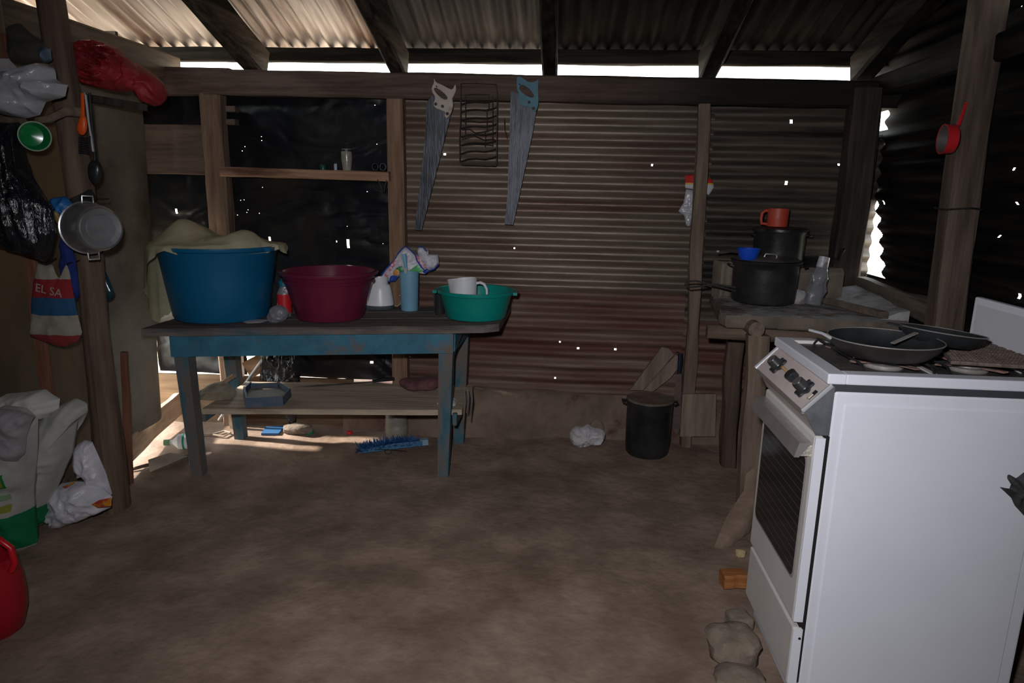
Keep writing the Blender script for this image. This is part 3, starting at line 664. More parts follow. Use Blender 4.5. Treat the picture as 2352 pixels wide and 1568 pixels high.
mb = MB(); h0 = cj+Vector((.06, 0, hJ-.02)); mb.tube([h0, h0+Vector((.022, 0, .004)), h0+Vector((.04, 0, -.004)), h0+Vector((.053, 0, -.028)), h0+Vector((.055, 0, -.075))], [.009, .010, .010, .009, .008], 8, flat=.8); mb.build('handle', WHITEPL, t, True)
# pale blue holder with a knife
z = tz(-.81)+.002; c = away(941, 715, z, .047); h = PY(941, 625, c.y).z-z
t = thing('utensil_holder', 'pale blue plastic cylinder holding a blue-handled knife', 'holder', c)
mb = MB(); mb.lathe([(0, 0), (.044, 0), (.045, .004), (.050, h), (.0465, h), (.042, .008), (0, .008)], c, 48); mb.build('body', PALEBLUE, t, True, angle=35)
kb = c+Vector((-.018, -.012, .012)); kt = PY(927, 583, c.y-.01)
k = thing('kitchen_knife', 'knife with pale blue tapered handle standing in the blue holder', 'knife', kb)
mid = PY(932, 615, c.y-.01)
mb = MB(); beam(mb, kb, mid, .016, .002, up=(0, 1, 0), wob=0); mb.build('blade', CHROME, k)
mb = MB(); mb.tube([mid, mid.lerp(kt, .3), mid.lerp(kt, .8), kt], [.008, .010, .015, .014], 10, flat=.7); mb.build('handle', PALEBLUE, k, True)
# white blender base
z = tz(-.90)+.003; c = away(872, 713, z, .072); hb_ = PY(872, 655, c.y).z-z; ht_ = PY(872, 637, c.y).z-z
t = thing('blender_base', 'white blender motor base with a dark foot behind the maroon basin', 'appliance', c)
mb = MB(); mb.lathe([(0, 0), (.074, 0), (.079, .006), (.079, .022), (0, .022)], c, 48, sy=.85); mb.build('foot', M('grey_foot', (.07, .085, .095), None, rough=.5), t, True)
mb = MB(); mb.lathe([(0, .022), (.078, .022), (.076, .045), (.066, hb_*.8), (.061, hb_*.97), (.055, hb_+.006), (0, hb_+.006)], c, 48, sy=.85); mb.build('housing', WHITEPL, t, True, angle=35)
mb = MB(); mb.lathe([(0, hb_), (.046, hb_), (.048, ht_), (.044, ht_), (.042, hb_+.008), (0, hb_+.008)], c, 40); mb.build('collar', WHITEPL, t, True, angle=35)
p0 = c+Vector((.06, .03, .015)); mb = MB(); mb.tube([p0, p0+Vector((.03, 0, -.006)), p0+Vector((.05, -.005, .01)), p0+Vector((.065, -.01, .045)), p0+Vector((.045, -.01, .055))], .0035, 6); mb.build('power_cord', M('beige_cord', (.45, .36, .24), None, rough=.5), t, True)
mb = MB(); mb.box(p0+Vector((.062, -.012, .012)), (.016, .014, .022)); mb.build('plug', M('beige_cord', (.45, .36, .24)), t)
# printed bag behind the holder
Yb = 3.655
bag = thing('snack_bag', 'crumpled white printed plastic bag with blue edges behind the pale blue holder', 'bag', PY(935, 655, Yb))
Z5 = lambda L: [(860+x/7.84, 540+y/7.84) for x, y in L]
mb = MB(); pouch(mb, Z5([(70, 820), (200, 620), (380, 420), (430, 320), (540, 205), (620, 230), (740, 350), (860, 480), (960, 580), (970, 640), (920, 700), (800, 660), (620, 690), (460, 720), (380, 830), (250, 850), (130, 865)]), onY(Yb), FRONT, .03, crump=.012, cs=16, seed=4); mb.build('sheet', BAGWHITE, bag, True, angle=60)
mb = MB(); pouch(mb, Z5([(770, 290), (790, 210), (880, 215), (950, 285), (965, 235), (975, 270), (945, 340), (1150, 345), (1160, 510), (1080, 610), (980, 640), (900, 540), (800, 420)]), onY(Yb+.005), FRONT, .03, crump=.014, cs=18, seed=5); mb.build('sheet', BAGWHITE, bag, True, angle=60)
BLUEINK = plastic('blue_print', (.01, .05, .32), .4); GREENINK = plastic('green_print', (.02, .22, .07), .4); PINKINK = M('pink_print', (.60, .10, .16), (.62, .60, .68), scale=70, rough=.4, lo=.45, hi=.55)
def patch(parent, name, mat, poly, Y, d=.002): mb = MB(); pouch(mb, poly, onY(Y), FRONT, d, crump=.003, cs=20, n=40, rings=4, seed=6); return mb.build(name, mat, parent, True, angle=60)
patch(bag, 'printed_band', PINKINK, Z5([(150, 780), (300, 520), (390, 410), (370, 560), (260, 700), (190, 810)]), Yb-.030)
patch(bag, 'printed_band', PINKINK, Z5([(740, 370), (800, 390), (920, 530), (940, 600), (880, 590), (780, 470)]), Yb-.030)
patch(bag, 'printed_panel', GREENINK, Z5([(380, 600), (520, 525), (530, 650), (440, 700)]), Yb-.034)
patch(bag, 'printed_panel', plastic('light_green_print', (.10, .42, .14), .4), Z5([(600, 650), (780, 530), (880, 620), (830, 670)]), Yb-.034)
patch(bag, 'printed_disc', M('orange_print', (.55, .13, .02), (.75, .5, .12), scale=40, rough=.4), smoothpoly(Z5([(330, 660), (390, 600), (450, 630), (450, 710), (390, 740), (340, 710)])), Yb-.038)
patch(bag, 'printed_panel', BLUEINK, Z5([(290, 740), (340, 720), (440, 740), (380, 820), (260, 840)]), Yb-.032)
patch(bag, 'printed_panel', BLUEINK, Z5([(860, 650), (950, 600), (970, 650), (920, 700)]), Yb-.032)
def edge(parent, pts, Y, r=.0035, mat=BLUEINK):
    mb = MB(); mb.tube([PY(x, y, Y) for x, y in pts], r, 6); return mb.build('blue_edge', mat, parent, True)
edge(bag, Z5([(75, 830), (135, 855), (250, 835), (380, 820)]), Yb-.012); edge(bag, Z5([(60, 815), (200, 620), (380, 420), (430, 320), (540, 205), (580, 215)]), Yb-.012)
edge(bag, Z5([(590, 215), (650, 270), (740, 360), (760, 450), (850, 580), (920, 640), (960, 610)]), Yb-.036); edge(bag, Z5([(790, 208), (870, 210), (940, 290), (940, 340)]), Yb-.012); edge(bag, Z5([(980, 645), (1080, 610), (1160, 520)]), Yb-.012)
# bottle with red label between the tubs, crumpled clear bag before it
z = tz(-1.33)+.002; c = away(655, 728, z, .034); 
t = thing('drink_bottle', 'clear bottle with red label and blue cap standing between the two big tubs', 'bottle', c)
hh = PY(645, 640, c.y).z-z
mb = MB(); mb.lathe([(0, 0), (.032, 0), (.034, .01), (.034, hh*.62), (.022, hh*.76), (.02, hh*.8), (0, hh*.8)], c, 32); mb.build('body', CLEAR, t, True)
mb = MB(); mb.lathe([(.0348, .02), (.0352, .02), (.0352, hh*.60), (.0348, hh*.60)], c, 32); mb.build('label', REDP, t, True)
mb = MB(); mb.lathe([(0, hh*.8), (.024, hh*.8), (.024, hh*.95), (.012, hh), (0, hh)], c, 24); mb.build('cap', plastic('cap_teal', (.01, .13, .19)), t, True)
z = tz(-1.4)+.002
p = PZ(638, 741, z)
t = thing('plastic_bag', 'small crumpled clear plastic bag lying between the tubs at the table edge', 'bag', p)
mb = MB(); pouch(mb, smoothpoly([(613, 728), (622, 703), (645, 699), (664, 712), (660, 733), (640, 742), (620, 741)]), onY(p.y+.03), FRONT, .04, back=1, crump=.012, cs=26, seed=9); mb.build('film', CLEAR, t, True, angle=60)
# small dark box behind the basin
z = tz(-.6)+.002; p = PZ(1008, 722, z)
t = thing('plastic_tumbler', 'dark smoky plastic tumbler hidden behind the teal basin', 'tumbler', p+Vector((0, .03, 0)))
mb = MB(); h = PY(1008, 668, p.y+.03).z-z; mb.lathe([(0, 0), (.026, 0), (.031, h), (.027, h), (.023, .006), (0, .006)], p+Vector((-.002, .03, 0)), 28); mb.build('body', M('smoke_plastic', (.02, .022, .025), (.035, .035, .04), rough=.25), t, True, angle=35)
p = PZ(595, 737, tz(-1.48)+.001)
mb = MB(); pouch(mb, [(552, 738), (590, 733), (625, 735), (600, 741), (570, 743)], onZ(tz(-1.5)+.002), Vector((0, 0, 1)), .003, crump=.002, n=30, rings=3)
tag(mb.build('paper_scrap', PAPER, None, True), 'thin torn paper scrap under the edge of the blue tub', 'paper')

# ---------------------------------------------------------------- on the low shelf
zS = .344
def szat(p): return SZ(p.x)+.001
p = PZ(612, 935, zS)
t = thing('plastic_tray', 'worn blue plastic tray with raised edges on the low shelf', 'tray', p)
q = [PZ(x, y, szat(PZ(x, y, zS))) for x, y in ((566, 936), (650, 931), (668, 910), (640, 890), (575, 892), (560, 908))]
mb = MB(); mb.prism(q, (0, 0, .004)); mb.build('pan', M('dusty_blue_inside', (.20, .20, .18), (.30, .27, .22), scale=12, rough=.8), t)
for i in range(6):
    hgt = (.048, .044, .036, .03, .04, .05)[i]
    mb = MB(); a, b = q[i], q[(i+1) % 6]; n = Vector(((b-a).y, -(b-a).x, 0)).normalized()*.004
    mb.hexa([a-n, b-n, b+n, a+n], [a-n*2+Vector((0, 0, hgt)), b-n*2+Vector((0, 0, hgt)), b+Vector((0, 0, hgt)), a+Vector((0, 0, hgt))]); mb.build('rim', M('dusty_blue', (.03, .075, .15), (.12, .13, .14), scale=9, rough=.7), t)
pa, pb, pc_ = [PZ(x, y, zS+.004) for x, y in ((672, 890), (856, 878), (905, 873))]
t = thing('machete', 'long rusty machete with black handle lying on the low shelf', 'machete', pb)
mb = MB(); d = (pb-pa).normalized(); n = Vector((-d.y, d.x, 0)); mb.prism([pa, pa.lerp(pb, .3)-n*.022, pb-n*.020, pb+n*.016, pa.lerp(pb, .3)+n*.016], (0, 0, .003)); mb.build('blade', M('rust_blade', (.14, .10, .075), (.26, .2, .155), scale=10, rough=.6, metal=.4), t)
mb = MB(); mb.tube([pb+Vector((0, 0, .008)), pb.lerp(pc_, .5)+Vector((0, 0, .01)), pc_+Vector((0, 0, .008))], [.012, .014, .013], 10, flat=.8); mb.build('handle', BLACKPL, t, True)
p = PZ(960, 893, zS)
mb = MB(); pouch(mb, smoothpoly([(912, 880), (925, 866), (960, 868), (990, 862), (1012, 870), (1012, 890), (985, 894), (940, 896)], 2), onY(p.y), FRONT, .07, back=1, crump=.018, cs=18, seed=11)
tag(mb.build('rag', RAG, None, True, angle=60), 'crumpled maroon rag heaped at the back of the low shelf', 'rag')
p = PZ(1025, 935, zS)
mb = MB(); pouch(mb, [(1003, 928), (1010, 918), (1030, 920), (1040, 914), (1052, 922), (1045, 932), (1020, 936)], onZ(zS+.004), Vector((0, 0, 1)), .018, crump=.01, cs=30, seed=12, n=40, rings=6)
tag(mb.build('paper_scrap', PAPER, None, True, angle=50), 'crumpled white paper scrap near the right end of the low shelf', 'paper')
mb = MB(); pouch(mb, [(452, 905), (480, 890), (520, 878), (545, 900), (530, 918), (490, 920), (455, 918)], onZ(zS+.002), Vector((0, 0, 1)), .03, crump=.012, cs=10, seed=13, n=48, rings=6)
tag(mb.build('dry_husk', CARD, None, True, angle=40), 'flattened dry tan husk on the left end of the low shelf', 'husk')
p0, p1 = PZ(470, 893, zS+.05), PZ(524, 868, zS+.05)
mb = MB(); mb.tube([PZ(500, 890, zS+.02), PZ(523, 872, zS+.045), PZ(538, 862, zS+.07)], [.012, .012, .014], 8); tag(mb.build('wooden_stick', wood('stick_wood', (.34, .24, .16), (.5, .37, .26), 'x'), None, True), 'short pale stick lying across the dry husk on the low shelf', 'stick')

# ---------------------------------------------------------------- under the table
def onfloor(px, py): 
    p = PZ(px, py, 0)
    for _ in range(3): p = PZ(px, py, FZ(p.x, p.y))
    return p
a = onfloor(392, 1032); b = onfloor(464, 1027); a.z += .042; b.z += .042
t = thing('bleach_bottle', 'white plastic bottle with green band lying on its side under the table', 'bottle', (a+b)/2-Vector((0, 0, .035)))
ax = (b-a).normalized()*.001; L_ = (b-a).length; rot = (b-a).normalized().to_track_quat('Z', 'Y').to_matrix()
mb = MB(); mb.lathe([(0, .03), (.012, .03), (.013, .045), (.041, .075), (.043, .1), (.043, L_+.0), (.035, L_+.012), (0, L_+.012)], a-(b-a).normalized()*.03, 32, rot); mb.build('body', WHITEPL, t, True, angle=35)
mb = MB(); mb.lathe([(0, 0), (.016, 0), (.016, .03), (0, .03)], a-(b-a).normalized()*.03, 20, rot); mb.build('cap', plastic('cap_green', (.12, .25, .12)), t, True, angle=35)
mb = MB(); mb.lathe([(.0425, .098), (.0438, .098), (.0438, .108), (.0425, .108)], a-(b-a).normalized()*.03, 32, rot); mb.build('green_band', plastic('band_green', (.01, .28, .14)), t, True)
p = [onfloor(x, y)+Vector((0, 0, .012)) for x, y in ((462, 1002), (490, 1001), (515, 994), (530, 998), (515, 1006), (490, 1003))]
mb = MB(); mb.tube(p, .006, 8); tag(mb.build('wire_hook', M('rusty_wire', (.30, .22, .17), (.45, .35, .28), scale=20, rough=.7), None, True), 'bent rusty wire hook on the dirt beside the white bottle', 'hook')
p = onfloor(385, 1080)
mb = MB(); q = [onfloor(345, 1084), onfloor(432, 1064), PY(430, 1048, p.y+.03), PY(388, 1040, p.y+.03), PY(340, 1056, p.y+.01)]
mb.prism(q, (0, .008, 0)); tag(mb.build('metal_scrap', M('scrap_sheet', (.22, .18, .14), (.40, .34, .28), scale=7, rough=.6), None), 'bent dusty scrap of sheet leaning on the floor under the sill plank', 'scrap')
p = onfloor(335, 1075); mb = MB(); mb.tube([p+Vector((-.05, -.05, .01)), p+Vector((.0, 0, .015)), p+Vector((.09, .10, .012)), p+Vector((.2, .2, .02))], [.008, .009, .008, .006], 7)
tag(mb.build('floor_stick', W_BOARD, None, True), 'thin crooked stick lying on the dirt near the rough pole', 'stick')
p = onfloor(690, 998); mb = rock(p+Vector((-.03, .03, .022)), (.085, .05, .03), 3); tag(mb.build('flat_stone', STONE, None, True, angle=30), 'flat sunlit stone on the dirt behind the table', 'stone')
mb = MB(); q = [onfloor(600, 1000), onfloor(640, 1000), onfloor(655, 982), onfloor(612, 984)]; mb.prism([v+Vector((0, 0, .002)) for v in q], (0, 0, .012)); 
tag(mb.build('plastic_square', plastic('lid_blue', (.03, .11, .26), .5), None), 'square blue plastic piece lying beside the flat stone', 'scrap')
p = onfloor(708, 996); mb = MB(); mb.lathe([(0, 0), (.028, 0), (.03, .008), (.022, .018), (0, .02)], p+Vector((0, .01, 0)), 20); tag(mb.build('bottle_cap', plastic('cap_green2', (.01, .20, .09)), None, True), 'round green plastic lid on the dirt behind the flat stone', 'lid')
p = onfloor(802, 997); mb = MB(); mb.lathe([(0, 0), (.018, 0), (.019, .012), (.017, .015), (0, .015)], p+Vector((0, .01, 0)), 20); tag(mb.build('bottle_cap', REDP, None, True), 'tiny red bottle cap on the dirt under the table', 'cap')
p = onfloor(905, 1006); c = p+Vector((0, .055, 0)); h = PY(905, 948, c.y-.05).z-c.z
mb = MB(); mb.lathe([(0, 0), (.062, 0), (.068, .01), (.067, h*.4), (.063, h*.45), (.066, h*.55), (.06, h*.85), (.05, h), (0, h)], c, 32, wob=.04)
tag(mb.build('water_jug', M('dusty_clear_jug', (.26, .235, .20), (.36, .33, .28), scale=8, rough=.35, trans=.15), None, True, angle=50), 'dusty cloudy plastic jug standing under the table by the post', 'jug')
# blue broom head
a, b = onfloor(822, 1046), onfloor(955, 1030)
t = thing('broom_head', 'blue bristled broom head lying on the dirt under the table', 'broom', (a+b)/2)
mb = MB(); random.seed(5)
for i in range(900):
    u = random.random(); c = a.lerp(b, u)+Vector((0, .02, .02+.012*math.sin(u*PI))); th = random.uniform(-.4, PI+.4); l = random.uniform(.03, .06)
    d = Vector((random.uniform(-.5, .5), -math.cos(th)*.9, abs(math.sin(th))*.9+.05)).normalized(); e = c+d*l; e.z = max(e.z, FZ(e.x, e.y)+.002); s = Vector((.0022, 0, 0)); w2 = Vector((0, .0015, .0015))
    mb.add([c-s, c+s, e+w2, e-w2], [(0, 1, 2, 3)])
mb.open = True; o = mb.build('bristles', BROOM, t); o['kind'] = 'stuff'
mb = MB(); beam(mb, a+Vector((.01, .02, .025)), b+Vector((.03, .02, .03)), .035, .03, seed=3); mb.build('stock', plastic('stock_blue', (.05, .16, .30), .5), t)
mb = MB(); beam(mb, b+Vector((.02, .02, .03)), b+Vector((.065, .03, .034)), .04, .034, seed=4, wob=0); mb.build('end_cap', plastic('stock_pale', (.25, .36, .46), .5), t)
mb = MB(); q = a.lerp(b, .55)+Vector((0, -.04, .012)); mb.tube([q+Vector((math.cos(i*PI/8)*.018, -.006, math.sin(i*PI/8)*.014+.006)) for i in range(17)], .0018, 5); mb.tube([q+Vector((-.1, 0, .004)), q+Vector((-.05, -.01, .02)), q+Vector((.05, -.01, .02)), q+Vector((.1, .0, .012))], .0018, 5); mb.build('wire', WIRE, t, True)
# clutter against the back wall seen under the table
a, b = PY(571, 870, YW-.09), PY(650, 760, YW-.07)
mb = MB(); d = (b-a); a = a - d*(a.z-.06)/d.z; mb.tube([a, b], .009, 8); tag(mb.build('metal_rod', ALU, None, True), 'pale metal rod leaning on the plastic wall behind the table', 'rod')
mb = MB(); pouch(mb, [(600, 800), (690, 790), (690, 860), (680, 975), (665, 975), (650, 935), (640, 870), (596, 872)], onY(YW-.08), FRONT, .02, crump=.02, cs=12, seed=17)
tag(mb.build('plastic_strip', BAGBLACK, None, True, angle=60), 'loose black plastic sheet drooping to the ground behind the table', 'plastic sheet')
mb = MB(); beam(mb, PY(568, 850, YW-.055), PY(640, 812, YW-.055), .02, .10, seed=19); tag(mb.build('wooden_board', wood('basket_wood', (.20, .11, .06), (.34, .2, .11), 'x'), None), 'short brown board propped against the wall behind the table', 'board')
mb = MB(); beam(mb, PY(527, 905, YW-.10)-Vector((0, 0, .30)), PY(524, 770, YW-.085), .035, .02, up=(0, 1, 0), seed=20); tag(mb.build('wood_strip', W_LIGHT, None), 'narrow pale strip of wood standing behind the table beside the wall post', 'wood strip')

# ---------------------------------------------------------------- on the wall shelf
top = lambda px: PY(px, 394+(px-505)*11/388, YW-.11).z+.026
ys = YW-.05
def standp(px, py): p = PY(px, py, ys); p.z = top(px); return p
p = standp(797, 388); h = PY(797, 342, ys).z-p.z
t = thing('glass_jar', 'small dusty glass jar standing on the wall shelf plank', 'jar', p)
mb = MB(); mb.lathe([(0, 0), (.022, 0), (.024, .01), (.030, h*.55), (.029, h*.8), (.026, h), (.023, h), (.026, h*.7), (.02, .012), (0, .012)], p, 28); mb.build('body', M('dusty_glass', (.36, .34, .29), (.5, .48, .42), scale=20, rough=.2, trans=.35), t, True, angle=35)
mb = MB(); mb.lathe([(.0265, h*.88), (.0285, h*.88), (.0285, h*.97), (.0265, h*.97)], p, 28); mb.build('neck_ring', STEEL, t, True)
p = standp(771, 388); mb = MB(); mb.lathe([(0, 0), (.008, 0), (.009, .03), (.007, .034), (0, .034)], p, 16); tag(mb.build('thread_spool', M('pale_blue_spool', (.38, .50, .58), None, rough=.5), None, True), 'tiny pale blue cylinder on the wall shelf beside the jar', 'spool')
p = standp(742, 388); mb = MB(); mb.lathe([(0, 0), (.016, 0), (.017, .025), (.015, .028), (0, .028)], p, 18); tag(mb.build('bottle_cap', plastic('cap_dkgreen', (.01, .06, .05)), None, True), 'dark green cap on the wall shelf near the jar', 'cap')
p = standp(877, 390)
t = thing('scissors', 'pair of dull metal scissors with two finger rings on the wall shelf', 'scissors', p)
for sg in (-1, 1):
    mb = MB(); q = p+Vector((sg*.021, -.055, .022)); mb.tube([q+Vector((math.cos(i*PI/9)*.016, 0, math.sin(i*PI/9)*.018)) for i in range(19)], .0035, 6); mb.build('finger_ring', STEEL, t, True)
    mb = MB(); beam(mb, q+Vector((0, .0, -.017)), p+Vector((-sg*.01, .06, .004)), .008, .004, wob=0); mb.build('blade', STEEL, t)
p = PY(880, 420, YW-.12); mb = MB(); mb.tube([p+Vector((-.03, 0, .015)), p+Vector((-.012, -.004, -.01)), p+Vector((-.004, 0, -.045)), p+Vector((.004, 0, -.05)), p+Vector((.010, -.004, -.02)), p+Vector((.02, 0, .015))], .003, 6); tag(mb.build('wire_hook', WIRE, None, True), 'bent wire hook hanging under the wall shelf plank', 'hook')

# ---------------------------------------------------------------- saws and wire rack
Z8 = lambda L: [(900+x/3.824, 150+y/3.824) for x, y in L]
YS = 3.708
def saw(label, blade, handle, hole, mat, dots, base):
    t = thing('hand_saw', label, 'saw', PY(*base, YS), 'hand saws on the back wall')
    mb = MB(); mb.prism([PY(x, y, YS) for x, y in Z8(blade)], (0, .0025, 0)); mb.build('blade', STEEL, t)
    mb = MB(); P = [PY(x, y, YS-.012) for x, y in smoothpoly(Z8(handle), 1)]; H = [PY(x, y, YS-.012) for x, y in smoothpoly(Z8(hole), 1)]
    mb.prism(keyhole(P, H), (0, .022, 0)); h = mb.build('handle', mat, t)
    for (x, y) in dots:
        q = PY(*Z8([(x, y)])[0], YS-.013); mb = MB(); mb.lathe([(0, -.002), (.008, -.002), (.008, .004), (0, .004)], q, 14, Matrix.Rotation(PI/2, 3, 'X')); mb.build('screw', WIRE, h, True, angle=35)
    n = PY(*Z8([(handle[0][0]+30, (hole[0][1]+hole[1][1])/2)])[0], 3.71); mb = MB(); mb.tube([Vector((n.x, 3.74, n.z)), Vector((n.x, 3.675, n.z+.004))], .003, 6); mb.build('nail', WIRE, t)
    return t
saw('old hand saw with cream painted handle hanging from the back beam', [(306, 325), (350, 270), (540, 300), (520, 420), (400, 900), (260, 1450), (200, 1443), (250, 1000), (290, 640)],
    [(370, 110), (385, 150), (430, 165), (500, 205), (535, 215), (558, 160), (566, 210), (550, 255), (525, 295), (540, 345), (520, 420), (485, 465), (460, 445), (472, 408), (430, 390), (385, 375), (362, 345), (378, 300), (380, 270), (353, 235), (350, 190), (372, 155)],
    [(362, 200), (400, 195), (490, 270), (485, 305), (450, 300), (390, 250)], BONE, [(385, 340), (445, 360), (487, 425)], (960, 528))
saw('old hand saw with chipped blue handle hanging from the back beam', [(1042, 330), (1045, 225), (1270, 300), (1268, 400), (1235, 600), (1150, 1000), (1065, 1400), (990, 1395), (1015, 1150), (1030, 700)],
    [(1095, 118), (1110, 92), (1150, 112), (1200, 150), (1250, 150), (1292, 118), (1282, 200), (1290, 330), (1270, 405), (1240, 405), (1215, 362), (1150, 358), (1112, 335), (1118, 250), (1098, 205)],
    [(1115, 190), (1150, 168), (1210, 208), (1252, 262), (1238, 288), (1180, 268), (1130, 228)], TEALP, [(1205, 325), (1245, 378)], (1170, 516))
rk = thing('wire_rack', 'dark bent wire rack hanging flat between the two saws', 'rack', PY(1100, 378, 3.70))
Z9 = lambda L: [(1030+x/6.818, 170+y/6.818) for x, y in L]
def wire(pts, r=.0028, Y=3.70, nm='wire', dy=0): mb = MB(); mb.tube([PY(x, y, Y+dy*i) for i, (x, y) in enumerate(Z9(pts))], r, 6); mb.build(nm, WIRE, rk, True)
wire([(195, 150), (190, 700), (175, 1000), (180, 1380), (210, 1415), (740, 1435), (755, 1410), (760, 900), (765, 300), (750, 170)], .0034, nm='frame')
for y in (440, 560, 690, 820, 950, 1080, 1210, 1330): wire([(195, y+35), (300, y), (430, y-8), (580, y+2), (680, y-18), (755, y-45)], .0032)
for x, y0, y1 in ((265, 330, 1000), (630, 320, 560), (600, 560, 900), (690, 340, 1130), (575, 900, 1140)): wire([(x, y0), (x+4, (y0+y1)/2), (x, y1)], .002, 3.705)
for L in ([(230, 740), (330, 730), (480, 750), (700, 735)], [(250, 330), (450, 315), (640, 325)], [(210, 870), (330, 860), (420, 920), (560, 900), (700, 860)], [(210, 1020), (400, 960), (560, 1030), (720, 1010)], [(230, 1110), (450, 1095), (680, 1110)], [(875, 690), (880, 860), (920, 1010)]): wire(L, .0022, 3.706)
mb = MB(); n = PY(*Z9([(470, 148)])[0], 3.70); mb.tube([PY(*Z9([(200, 148)])[0], 3.70), n, PY(*Z9([(750, 165)])[0], 3.70)], .0022, 6); mb.build('wire', WIRE, rk)

# ---------------------------------------------------------------- gas stove
K = .83
def S(x, y, z): return Vector((x*K, y*K, CAMH-(CAMH-z)*K))
def PP(px, py, p0, n): d = ray(px, py); return CAMO + d*((Vector(p0)-CAMO).dot(n)/d.dot(n))
XB = PY(2338, 1490, 2.05*K).x/K
st = thing('gas_stove', 'white enamelled gas stove with black knobs and a dark oven window', 'stove', S((.82+XB)/2, 2.315, -.29))
def sbox(name, mat, x0, x1, y0, y1, z0, z1, parent=st, bev=0):
    mb = MB(); a, b = S(x0, y0, z0), S(x1, y1, z1); mb.box((a+b)/2, (b.x-a.x, b.y-a.y, b.z-a.z)); o = mb.build(name, mat, parent)
    if bev:
        md = o.modifiers.new('bevel', 'BEVEL'); md.width = bev; md.segments = 3; md.limit_method = 'ANGLE'
    return o
sbox('door_gap_shade', DARK, .822, .842, 2.054, 2.576, -.17, .70)  # dark box that paints the shade in the gap between door and body
sbox('body', ENAMEL, .840, XB, 2.052, 2.578, -.27, .845, bev=.006)
sbox('side_panel', ENAMEL, .872, XB-.04, 2.0485, 2.06, -.24, .805, bev=.003)
sbox('top_gap', M('grey_gap', (.05, .055, .065), None, rough=.5), .832, XB-.002, 2.056, 2.574, .84, .874)
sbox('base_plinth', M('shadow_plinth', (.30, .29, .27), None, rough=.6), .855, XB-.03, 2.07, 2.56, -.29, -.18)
# hob: white rim around a dark greasy recess
ht = thing  # (rim built from four bars)
hob = sbox('hob', GREASE, .865, XB-.05, 2.095, 2.535, .872, .889)
for (x0, x1, y0, y1) in ((.812, .868, 2.046, 2.584), (XB-.055, XB+.004, 2.046, 2.584), (.866, XB-.05, 2.046, 2.098), (.866, XB-.05, 2.532, 2.584)):
    sbox('hob_rim', ENAMEL if y0 < 2.05 else ENAMELF, x0, x1, y0, y1, .868, .901, bev=.004)
mx_ = (.868+XB-.055)/2
sbox('hob_divider', ENAMELF, mx_-.008, mx_+.008, 2.098, 2.532, .886, .893)
# burners
for (fx, fy) in ((.30, .27), (.30, .75), (.74, .27), (.74, .75)):
    x = .868+(XB-.055-.868)*fx; y = 2.098+.434*fy; c = S(x, y, .889)
    mb = MB(); mb.lathe([(0, 0), (.048, 0), (.05, .004), (.046, .010), (.036, .012), (.034, .016), (.028, .019), (0, .019)], c, 36); b = mb.build('burner', M('burner_alloy', (.38, .36, .33), (.55, .53, .50), scale=20, rough=.4, metal=.5), st, True, angle=35)
    for a in range(4):
        th = a*PI/2+.4; d = Vector((math.cos(th), math.sin(th), 0)); mb = MB(); beam(mb, c+d*.045+Vector((0, 0, .016)), c+d*.105+Vector((0, 0, .020)), .016, .004, wob=.002, seed=a)
        mb.build('pan_support', M('burnt_enamel', (.10, .07, .065), (.33, .19, .16), scale=14, rough=.6), b)
# grate rods
for fx in (.12, .48, .56, .93):
    x = .868+(XB-.055-.868)*fx; mb = MB(); mb.tube([S(x, 2.10, .891), S(x, 2.13, .915), S(x, 2.5, .915), S(x, 2.53, .891)], .0035, 6); mb.build('grate_rod', BLACKPL, st, True)
for fx in ((.12, .48), (.56, .93)):
    for y in (2.2, 2.42):
        mb = MB(); mb.tube([S(.868+(XB-.055-.868)*fx[0], y, .915), S(.868+(XB-.055-.868)*fx[1], y, .915)], .0035, 6); mb.build('grate_rod', BLACKPL, st, True)
# control panel wedge
mb = MB(); A = [S(x, 2.058, z) for x, z in ((.836, .866), (.825, .862), (.752, .782), (.762, .770), (.798, .708), (.836, .708))]; mb.prism(A, S(0, 2.572, 0)-S(0, 2.058, 0)); cp = mb.build('control_box', ENAMELP, st)
n_ = Vector((-.080, 0, .073)).normalized(); e1 = Vector((-.073, 0, -.080)).normalized()
def cpt(px, py): return PP(px, py, S(.7885, 2.3, .822), n_)
mb = MB(); A = [S(x, 2.051, z) for x, z in ((.838, .862), (.826, .858), (.755, .780), (.798, .704), (.838, .704))]; mb.prism(A, Vector((0, .006, 0))); mb.build('side_cheek', M('grey_cheek', (.14, .15, .17), (.26, .27, .30), scale=10, rough=.4, metal=.5), st)
for yy in (2.052, 2.576):
    mb = MB(); beam(mb, S(.829, yy, .864), S(.750, yy, .779), .012, .012, up=(0, 1, 0), wob=0, cham=.3); mb.build('chrome_trim', CHROME, st)
mb = MB(); beam(mb, S(.757, 2.06, .774), S(.757, 2.572, .774), .010, .012, wob=0); mb.build('lower_trim', SATIN, st)
